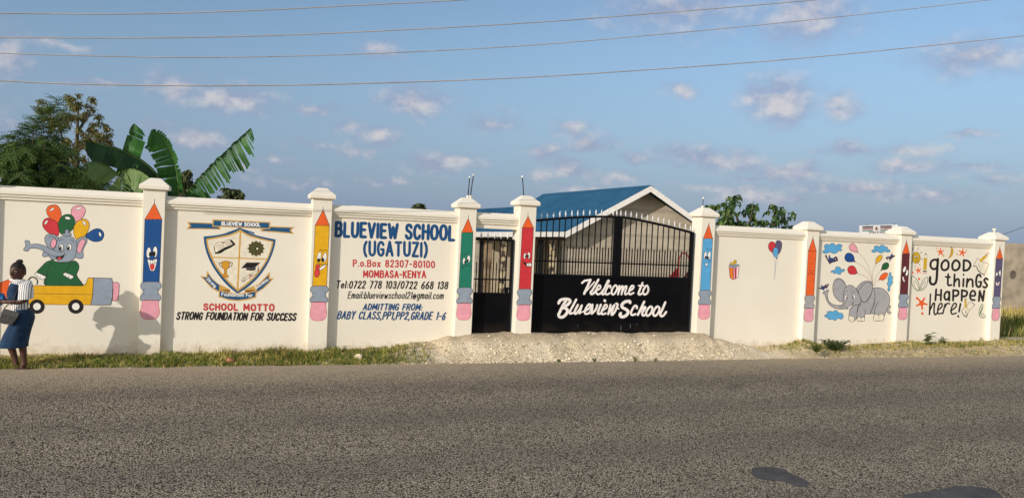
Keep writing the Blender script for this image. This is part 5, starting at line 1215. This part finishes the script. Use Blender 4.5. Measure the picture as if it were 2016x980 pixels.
# banana plants
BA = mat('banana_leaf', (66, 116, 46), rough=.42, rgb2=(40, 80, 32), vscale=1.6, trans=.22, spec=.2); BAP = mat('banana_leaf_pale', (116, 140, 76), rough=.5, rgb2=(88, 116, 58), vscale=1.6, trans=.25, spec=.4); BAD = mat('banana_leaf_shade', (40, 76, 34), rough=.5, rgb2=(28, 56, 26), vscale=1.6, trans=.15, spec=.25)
RIB = mat('banana_rib', (112, 134, 70), rough=.5); STB = mat('banana_stem', (120, 124, 70), rough=.6, rgb2=(92, 84, 52), vscale=3)
def banana_leaf(root, ribp, Y0, Y1, wl, wr, m, torn=.5, seed=0, n=22, droop=.25):
    """blade along a midrib given in the photograph; wl/wr the widths (m) to either side of it"""
    random.seed(500+seed); c_ = catmull(ribp, False, max(3, int(n/(len(ribp)-1)))); N_ = len(c_)
    P_ = [W(x, y, Y0+(Y1-Y0)*i/(N_-1)) for i, (x, y) in enumerate(c_)]
    q = MB(); q.tube(P_, [.014*(1-.7*i/(N_-1)) for i in range(N_)], 6); rb = q.build('midrib', RIB, root, True)
    q = MB(); q.keep = True; vd = (CAM-P_[N_//2]).normalized()
    def prof(t): return min(1, (t/.12)**.6 if t < .12 else 1)*min(1, ((1-t)/.16)**.55 if t > .84 else 1)
    for sd, wd in ((1, wl), (-1, wr)):
        gap_ = 0; ph = random.uniform(0, 6)
        for i in range(N_-1):
            t0, t1 = i/(N_-1), (i+1)/(N_-1); tear = random.random() < torn
            d = (P_[i+1]-P_[i]).normalized(); s = vd.cross(d).normalized()*sd
            up = s.cross(d)*sd
            lag = -d*wd*.0 + d*wd*.28
            j0 = random.uniform(.75, 1.05) if tear else 1; sh = random.uniform(.55, .95) if tear and random.random() < .6 else 1.0
            a, b = P_[i], P_[i+1]
            wv = .12*sin(i*1.3+ph)
            def ed(p_, t, k): return p_+(s*wd*prof(t)*k)+lag*prof(t)*.6-Vector((0, 0, 1))*wd*droop*prof(t)*k*k*(1.6 if tear else 1)+vd*wd*(.15+wv)*prof(t)*k
            e0, e1 = ed(a, t0, j0), ed(b, t1, j0)
            if sh < 1: e0 = e0.lerp(e1, random.uniform(.2, .6)); 
            o_ = vd*random.uniform(0, .06); e0 = e0+o_; e1 = e1+o_
            m0, m1 = a.lerp(e0, .5)+vd*wd*.07, b.lerp(e1, .5)+vd*wd*.07
            k_ = len(q.v); q.v += [tuple(v) for v in (a, b, m1, m0, e1, e0)]; q.f += [(k_, k_+1, k_+2, k_+3), (k_+3, k_+2, k_+4, k_+5)]; q.m += [0, 0]
    return q.build('leaf', m, root)
bp1 = thing('banana_plant', 'large banana plant with three tall leaves rising behind the blue pencil pillar', 'banana plant', tuple(W(352, 520, 2.4)), 'banana plants behind the wall')
q = MB(); q.tube([W(356, 560, 2.4), W(356, 440, 2.4), W(357, 380, 2.4)], [.13, .11, .07], 12); q.build('stem', STB, bp1, True)
banana_leaf(bp1, [(366,386),(388,356),(420,322),(458,286),(494,252)], 2.4, 1.8, .05, .27, BA, .85, 1, 44, .7)
banana_leaf(bp1, [(352,388),(350,356),(343,318),(330,286),(316,266),(298,256)], 2.4, 2.0, .32, .08, BA, .3, 2, 26, .18)
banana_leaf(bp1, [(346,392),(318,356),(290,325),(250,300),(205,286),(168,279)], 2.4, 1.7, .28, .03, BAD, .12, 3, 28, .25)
banana_leaf(bp1, [(352,392),(345,370),(338,352),(330,345)], 2.4, 2.9, .15, .15, BAP, .6, 4, 12, .3)
bp2 = thing('banana_plant', 'smaller banana plant with pale low leaves left of the blue pencil pillar', 'banana plant', tuple(W(232, 520, 2.0)), 'banana plants behind the wall')
q = MB(); q.tube([W(222, 560, 2.0), W(226, 420, 2.0), W(234, 350, 2.0)], [.1, .085, .05], 12); q.build('stem', STB, bp2, True)
banana_leaf(bp2, [(232,348),(240,320),(250,285),(264,243)], 2.0, 2.2, .05, .26, BA, .35, 5, 16, .3)
banana_leaf(bp2, [(232,345),(215,330),(195,322),(172,322)], 2.0, 1.6, .25, .03, BAP, .2, 6, 18, .25)
banana_leaf(bp2, [(236,340),(258,334),(280,342),(300,360)], 2.0, 1.5, .03, .28, BAP, .15, 7, 18, .25)
banana_leaf(bp2, [(234,350),(236,358),(230,368),(214,378)], 2.0, 1.7, .2, .1, BAP, .3, 8, 10, .3)
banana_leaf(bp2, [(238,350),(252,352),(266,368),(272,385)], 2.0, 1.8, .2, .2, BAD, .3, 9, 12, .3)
# ------------------------------------------------------------------ woman walking along the verge
PY = -.86
def S(u, v, dy=0.0): return W(u/4.083, 500+v/4.083, PY+dy)
SKIN = mat('brown_skin', (78, 48, 36), rough=.5, var=.15, vscale=12, spec=.4)
HAIR = mat('black_hair', (20, 17, 17), rough=.6, var=.4, vscale=30, bump=.6, bscale=90)
EYEW = mat('eye_white', (214, 204, 196), rough=.3); EYED = mat('eye_dark', (18, 14, 12), rough=.2); LIP = mat('lip', (104, 54, 48), rough=.45)
person = thing('person', 'woman in navy pinafore and striped blouse walking left past the wall', 'person', tuple(S(125, 905)))
V = []; E_ = []; Rr = []
def jt(p, r, par=None):
    V.append(tuple(p)); Rr.append(r); i = len(V)-1
    if par is not None: E_.append((par, i))
    return i
pel = jt(S(185, 480), .12); sp1 = jt(S(165, 400), .105, pel); ch = jt(S(158, 310), .115, sp1); ub = jt(S(160, 262), .08, ch); nb = jt(S(157, 226), .05, ub); ntop = jt(S(148, 190), .046, nb); hd0 = jt(S(142, 165), .05, ntop)
for sgn, knee, ank, toe in ((1, (62, 690), (136, 878), (98, 908)), (-1, (170, 690), (194, 884), (166, 912))):
    dy = .062 if sgn > 0 else -.035
    hip = jt(S(172, 545, dy), .085, pel); k = jt(S(*knee, dy), .058, hip); cf = jt(S(knee[0]+(ank[0]-knee[0])*.35+6, knee[1]+(ank[1]-knee[1])*.35, dy), .056, k)
    a = jt(S(*ank, dy), .034, cf); h = jt(S(ank[0]+6, ank[1]+20, dy), .032, a); f = jt(S((ank[0]+toe[0])/2, (ank[1]+18+toe[1])/2, dy-.02), .036, a); jt(S(*toe, dy-.05), .026, f)
for sgn, sh, el_, wr in ((-1, (192, 250), (206, 378), (52, 384)), (1, (128, 250), (118, 372), (10, 372))):
    dy = .17*sgn; s_ = jt(S(sh[0], sh[1]+14, dy*.8), .048, ub); e = jt(S(*el_, dy*1.15), .045, s_); w_ = jt(S(*wr, dy*.75), .030, e)
    pm = jt(S(wr[0]-26, wr[1]-2, dy*.65), .033, w_); kn = jt(S(wr[0]-44, wr[1]-3, dy*.6), .030, pm)
    for j in range(4):
        o = (j-1.5)*13; l = (20, 26, 24, 18)[j]
        f1 = jt(S(wr[0]-44-l, wr[1]-3+o, dy*.6-.012*sgn*0), .0095, kn); f2 = jt(S(wr[0]-44-l*1.5, wr[1]+2+o, dy*.6+.03*(-sgn)), .0085, f1); jt(S(wr[0]-44-l*1.5, wr[1]+10+o, dy*.6+.05*(-sgn)), .007, f2)
    t1 = jt(S(wr[0]-36, wr[1]-24, dy*.55), .011, pm); jt(S(wr[0]-52, wr[1]-34, dy*.5), .009, t1)
me = bpy.data.meshes.new('body'); me.from_pydata(V, E_, []); tmp = bpy.data.objects.new('body', me); COL.objects.link(tmp)
md = tmp.modifiers.new('skin', 'SKIN'); md.use_smooth_shade = True
for sv, r in zip(me.skin_vertices[0].data, Rr): sv.radius = (r, r)
me.skin_vertices[0].data[pel].use_root = True
sb = tmp.modifiers.new('sub', 'SUBSURF'); sb.levels = 2; sb.render_levels = 2
dg = bpy.context.evaluated_depsgraph_get(); ev = tmp.evaluated_get(dg); bm = bmesh.new(); bm.from_mesh(ev.to_mesh()); ev.to_mesh_clear()
bpy.data.objects.remove(tmp); bpy.data.meshes.remove(me)
for f in bm.faces: f.material_index = 0; f.smooth = True
# head: x = her left, y = face direction, z up
HC = S(141, 143); fd = Vector((-.40, -.91, -.04)).normalized(); sx_ = Vector((0, 0, 1)).cross(fd).normalized()*-1; uz = sx_.cross(fd)
if uz.z < 0: uz = -uz
HM = Matrix(((sx_.x, fd.x, uz.x, HC.x), (sx_.y, fd.y, uz.y, HC.y), (sx_.z, fd.z, uz.z, HC.z), (0, 0, 0, 1)))
hb = bmesh.new(); bmesh.ops.create_icosphere(hb, subdivisions=5, radius=1.0)
def g3(x, z, cx, cz, sx0, sz0): return math.exp(-((x-cx)/sx0)**2-((z-cz)/sz0)**2)
for v in hb.verts:
    x, y, z = v.co; jw = 1-.28*max(0, -z)**1.5
    X, Y_, Z = x*.078*jw, y*.094, z*.122
    if y > 0:
        fz_ = y
        Y_ += fz_*(.024*g3(X, Z, 0, -.018, .012, .020)+.010*g3(X, Z, 0, .005, .008, .022)+.010*g3(X, Z, 0, -.058, .024, .012)-.006*g3(X, Z, 0, -.058, .03, .003)
             -.012*g3(X, Z, .031, .016, .016, .010)-.012*g3(X, Z, -.031, .016, .016, .010)+.007*g3(X, Z, .03, .036, .022, .008)+.007*g3(X, Z, -.03, .036, .022, .008)+.008*g3(X, Z, 0, -.098, .022, .016)+.006*g3(X, Z, .045, -.02, .018, .02)+.006*g3(X, Z, -.045, -.02, .018, .02))
    v.co = (X, Y_, Z)
for s_ in (-1, 1):
    r_ = bmesh.ops.create_icosphere(hb, subdivisions=2, radius=1.0)
    for v in r_['verts']: v.co = Vector((s_*.079+v.co.x*.010, -.006+v.co.y*.016, .004+v.co.z*.030))
for f in hb.faces: f.material_index = 0; f.smooth = True
nf = len(hb.faces)
def feat(cx, cy, cz, rx, ry, rz, mi):
    r_ = bmesh.ops.create_icosphere(hb, subdivisions=2, radius=1.0); vs_ = set(r_['verts'])
    for v in vs_: v.co = Vector((cx+v.co.x*rx, cy+v.co.y*ry, cz+v.co.z*rz))
    for f in hb.faces:
        if f.verts[0] in vs_: f.material_index = mi; f.smooth = True
for s_ in (-1, 1):
    feat(s_*.031, .080, .016, .014, .008, .0075, 1); feat(s_*.031, .0855, .016, .0065, .005, .0068, 2); feat(s_*.031, .087, .040, .018, .004, .0035, 2)
feat(0, .0965, -.056, .022, .006, .006, 3); feat(0, .0955, -.064, .019, .006, .006, 3)
hb.transform(HM @ Matrix.Scale(1.17, 4)); mt = bpy.data.meshes.new('t'); hb.to_mesh(mt); hb.free(); bm.from_mesh(mt); bpy.data.meshes.remove(mt)
mb = bpy.data.meshes.new('body'); bm.to_mesh(mb); bm.free()
for q_ in (SKIN, EYEW, EYED, LIP): mb.materials.append(q_)
body = bpy.data.objects.new('body', mb); COL.objects.link(body); body.parent = person; body.matrix_parent_inverse = Matrix.Translation(-Vector(person.location))
# hair: a close cap with a hairline, and a bun
q = MB()
hbm = bmesh.new(); bmesh.ops.create_icosphere(hbm, subdivisions=4, radius=1.0)
for v in hbm.verts:
    x, y, z = v.co; n_ = 1+.03*mnoise.noise((x*6, y*6, z*6)); v.co = Vector((x*.086*n_, y*.101*n_-.004, z*.129*n_+.002))
bmesh.ops.delete(hbm, geom=[v for v in hbm.verts if (v.co.y > .012+.0*v.co.z and v.co.z < .066-.3*abs(v.co.x)) or v.co.z < -.05 or (v.co.y > -.02 and v.co.z < -.0)], context='VERTS')
for f in hbm.faces: f.smooth = True
hbm.transform(HM @ Matrix.Scale(1.17, 4)); mh = bpy.data.meshes.new('hair'); hbm.to_mesh(mh); hbm.free(); mh.materials.append(HAIR)
hair = bpy.data.objects.new('hair', mh); COL.objects.link(hair); hair.parent = person; hair.matrix_parent_inverse = Matrix.Translation(-Vector(person.location))
hbm = bmesh.new(); bmesh.ops.create_icosphere(hbm, subdivisions=3, radius=1.0); bc = S(158, 60, .03)
for v in hbm.verts: v.co = bc+Vector((v.co.x*.046, v.co.y*.042, v.co.z*.034))*(1+.08*mnoise.noise(v.co*4))
for f in hbm.faces: f.smooth = True
mh = bpy.data.meshes.new('bun'); hbm.to_mesh(mh); hbm.free(); mh.materials.append(HAIR); bun = bpy.data.objects.new('hair_bun', mh); COL.objects.link(bun); bun.parent = hair
# clothes: lofted shells
m, t, b, add, link, rgbmix, rng, co, noise, voro = nodes_mat('striped_cotton')
w = add('ShaderNodeTexWave', Scale=11.0, Distortion=.6); w.bands_direction = 'X'; link(co, w.inputs['Vector'])
c = rgbmix(rng(w.outputs['Fac'], .70, .86), lin((226, 222, 216)), lin((52, 56, 74))); link(c, b.inputs['Base Color']); b.inputs['Roughness'].default_value = .85
NAVY = mat('navy_cloth', (24, 58, 88), rough=.9, rgb2=(14, 36, 60), vscale=9, bump=.25, bscale=16)
WHC = mat('white_cotton', (228, 224, 218), rough=.85, bump=.2, bscale=30)
def shell(name, rings_, m, caps=False, n=28, wob=0.0, seed=0):
    """rings: (u left, u right, v left, v right, half depth)"""
    q = MB(); rr = []
    for k, (ul, ur, vl, vr, ry) in enumerate(rings_):
        a, b_ = S(ul, vl), S(ur, vr); c_ = (a+b_)/2; h_ = (b_-a)/2; ring = []
        for i in range(n):
            an = 2*pi*i/n; e_ = 1+wob*mnoise.noise((cos(an)*2.2, sin(an)*2.2, k*.35+seed))*(k/len(rings_))
            ring.append(c_+h_*cos(an)*e_+Vector((0, sin(an)*ry*e_, 0)))
        rr.append(ring)
    rr2 = []
    for i in range(len(rr)):      # smooth interpolation between the rings
        if i < len(rr)-1:
            for s in range(4):
                t = s/4; p0, p1, p2, p3 = rr[max(0, i-1)], rr[i], rr[i+1], rr[min(len(rr)-1, i+2)]
                rr2.append([.5*((2*p1[j])+(p2[j]-p0[j])*t+(2*p0[j]-5*p1[j]+4*p2[j]-p3[j])*t*t+(3*p1[j]-p0[j]-3*p2[j]+p3[j])*t**3) for j in range(n)])
        else: rr2.append(rr[i])
    q.rings(rr2, caps=caps); return q.build(name, m, person, True)
shell('blouse', [(126,196,212,212,.075),(104,218,222,222,.13),(92,228,238,240,.16),(82,238,290,300,.165),(90,232,360,370,.15),(84,226,420,425,.15),(78,232,466,470,.165)], mat('x', (1,1,1)) if 0 else MATS['striped_cotton'])
shell('bodice', [(100,200,226,226,.13),(76,214,252,252,.185),(58,222,312,312,.20),(66,220,360,362,.185),(82,218,392,396,.16)], NAVY)
sk = shell('skirt', [(104,240,436,440,.16),(100,268,470,470,.18),(96,279,508,505,.20),(76,268,556,556,.205),(48,252,610,610,.20),(22,240,660,662,.20),(2,228,716,714,.20),(-6,226,746,740,.20)], NAVY, False, 40, .10, 3)
for sgn in (-1, 1):
    a, b_, c_ = (S(206, 244, -.165), S(212, 300, -.20), S(206, 362, -.205)) if sgn < 0 else (S(128, 240, .15), S(122, 300, .185), S(118, 360, .19))
    q = MB(); rr = []
    for p_, r1, r2 in ((a+Vector((-.01, -sgn*.09, .05)), .03, .03), (a+Vector((0, -sgn*.035, .03)), .072, .06), (a, .086, .082), (a.lerp(b_, .6), .094, .082), (b_, .097, .083), (c_, .101, .086)):
        rr.append([p_+Vector((cos(2*pi*i/24)*r1, sin(2*pi*i/24)*r2, .012*cos(2*pi*i/24))) for i in range(24)])
    q.rings(rr, caps=False); q.build('sleeve', MATS['striped_cotton'], person, True)
q = MB(); rr = []
for (u0, v0, ru, rd, tl) in ((150, 200, 46, .062, -6), (156, 208, 58, .080, -10), (162, 218, 74, .105, -16), (166, 226, 80, .12, -18)):
    c_ = S(u0, v0); ring = []
    for i in range(28):
        an = 2*pi*i/28; ring.append(c_+Vector((cos(an)*ru*.00187, sin(an)*rd, .00187*tl*cos(an))))
    rr.append(ring)
q.rings(rr, caps=False); q.build('collar', WHC, person, True)
for sgn, tx, ty in ((1, 118, 910), (-1, 184, 914)):       # sandals under the feet
    c_ = S(tx, ty, (.062 if sgn > 0 else -.035)-.02); q = MB(); q.rings([[c_+Vector((cos(2*pi*i/20)*.115, sin(2*pi*i/20)*.042, z)) for i in range(20)] for z in (-.012, .006)]); q.build('sandal', mat('sandal_brown', (70, 44, 36), rough=.7), person)
# what she carries
q = MB(); fr = [S(36, 436, -.20), S(164, 470, -.20), S(140, 520, -.205), S(104, 566, -.21), S(40, 560, -.21), S(-14, 542, -.21), S(8, 490, -.205)]
q.rings([[p_*1.0+Vector((0, -.045, 0)) for p_ in fr], fr]); bag = q.build('shoulder_bag', mat('bag_charcoal', (62, 60, 60), rough=.55, var=.25, vscale=10, bump=.3, bscale=18), bevel=.012)
tag(bag, 'charcoal grey bag hanging at the hip of the walking woman', 'bag')
q = MB(); q.tube([fr[0]+Vector((0, -.02, 0)), S(110, 360, -.215), S(150, 262, -.17), S(170, 236, -.10)], .008, 6); q.build('strap', MATS['bag_charcoal'], bag, True)
q = MB(); q.prism([(0, 0), (1, 0), (1, 1)], 0, 1) if 0 else None
fl = [p_+Vector((0, -.0475, 0)) for p_ in (S(36,436,-.2), S(164,470,-.2), S(146,508,-.203), S(14,478,-.203))]; q.rings([[p_+Vector((0, -.008, 0)) for p_ in fl], fl]); q.build('flap', mat('bag_flap', (74, 72, 70), rough=.55, bump=.3, bscale=18), bag, bevel=.004)
bm = bmesh.new(); bmesh.ops.create_icosphere(bm, subdivisions=4, radius=1.0); c_ = S(4, 364, -.06)
for v in bm.verts:
    d = v.co.copy(); k = 1+.28*mnoise.noise(d*2.4)+.12*mnoise.noise(d*6); v.co = c_+Vector((d.x*.062, d.y*.06, d.z*.09))*k
for f in bm.faces: f.smooth = True
mm_ = bpy.data.meshes.new('plastic_bag'); bm.to_mesh(mm_); bm.free(); mm_.materials.append(mat('blue_plastic', (40, 120, 190), rough=.35, var=.3, vscale=14, spec=.6)); ob = bpy.data.objects.new('plastic_bag', mm_); COL.objects.link(ob); tag(ob, 'crumpled blue plastic bag held in the hands of the walking woman', 'bag')
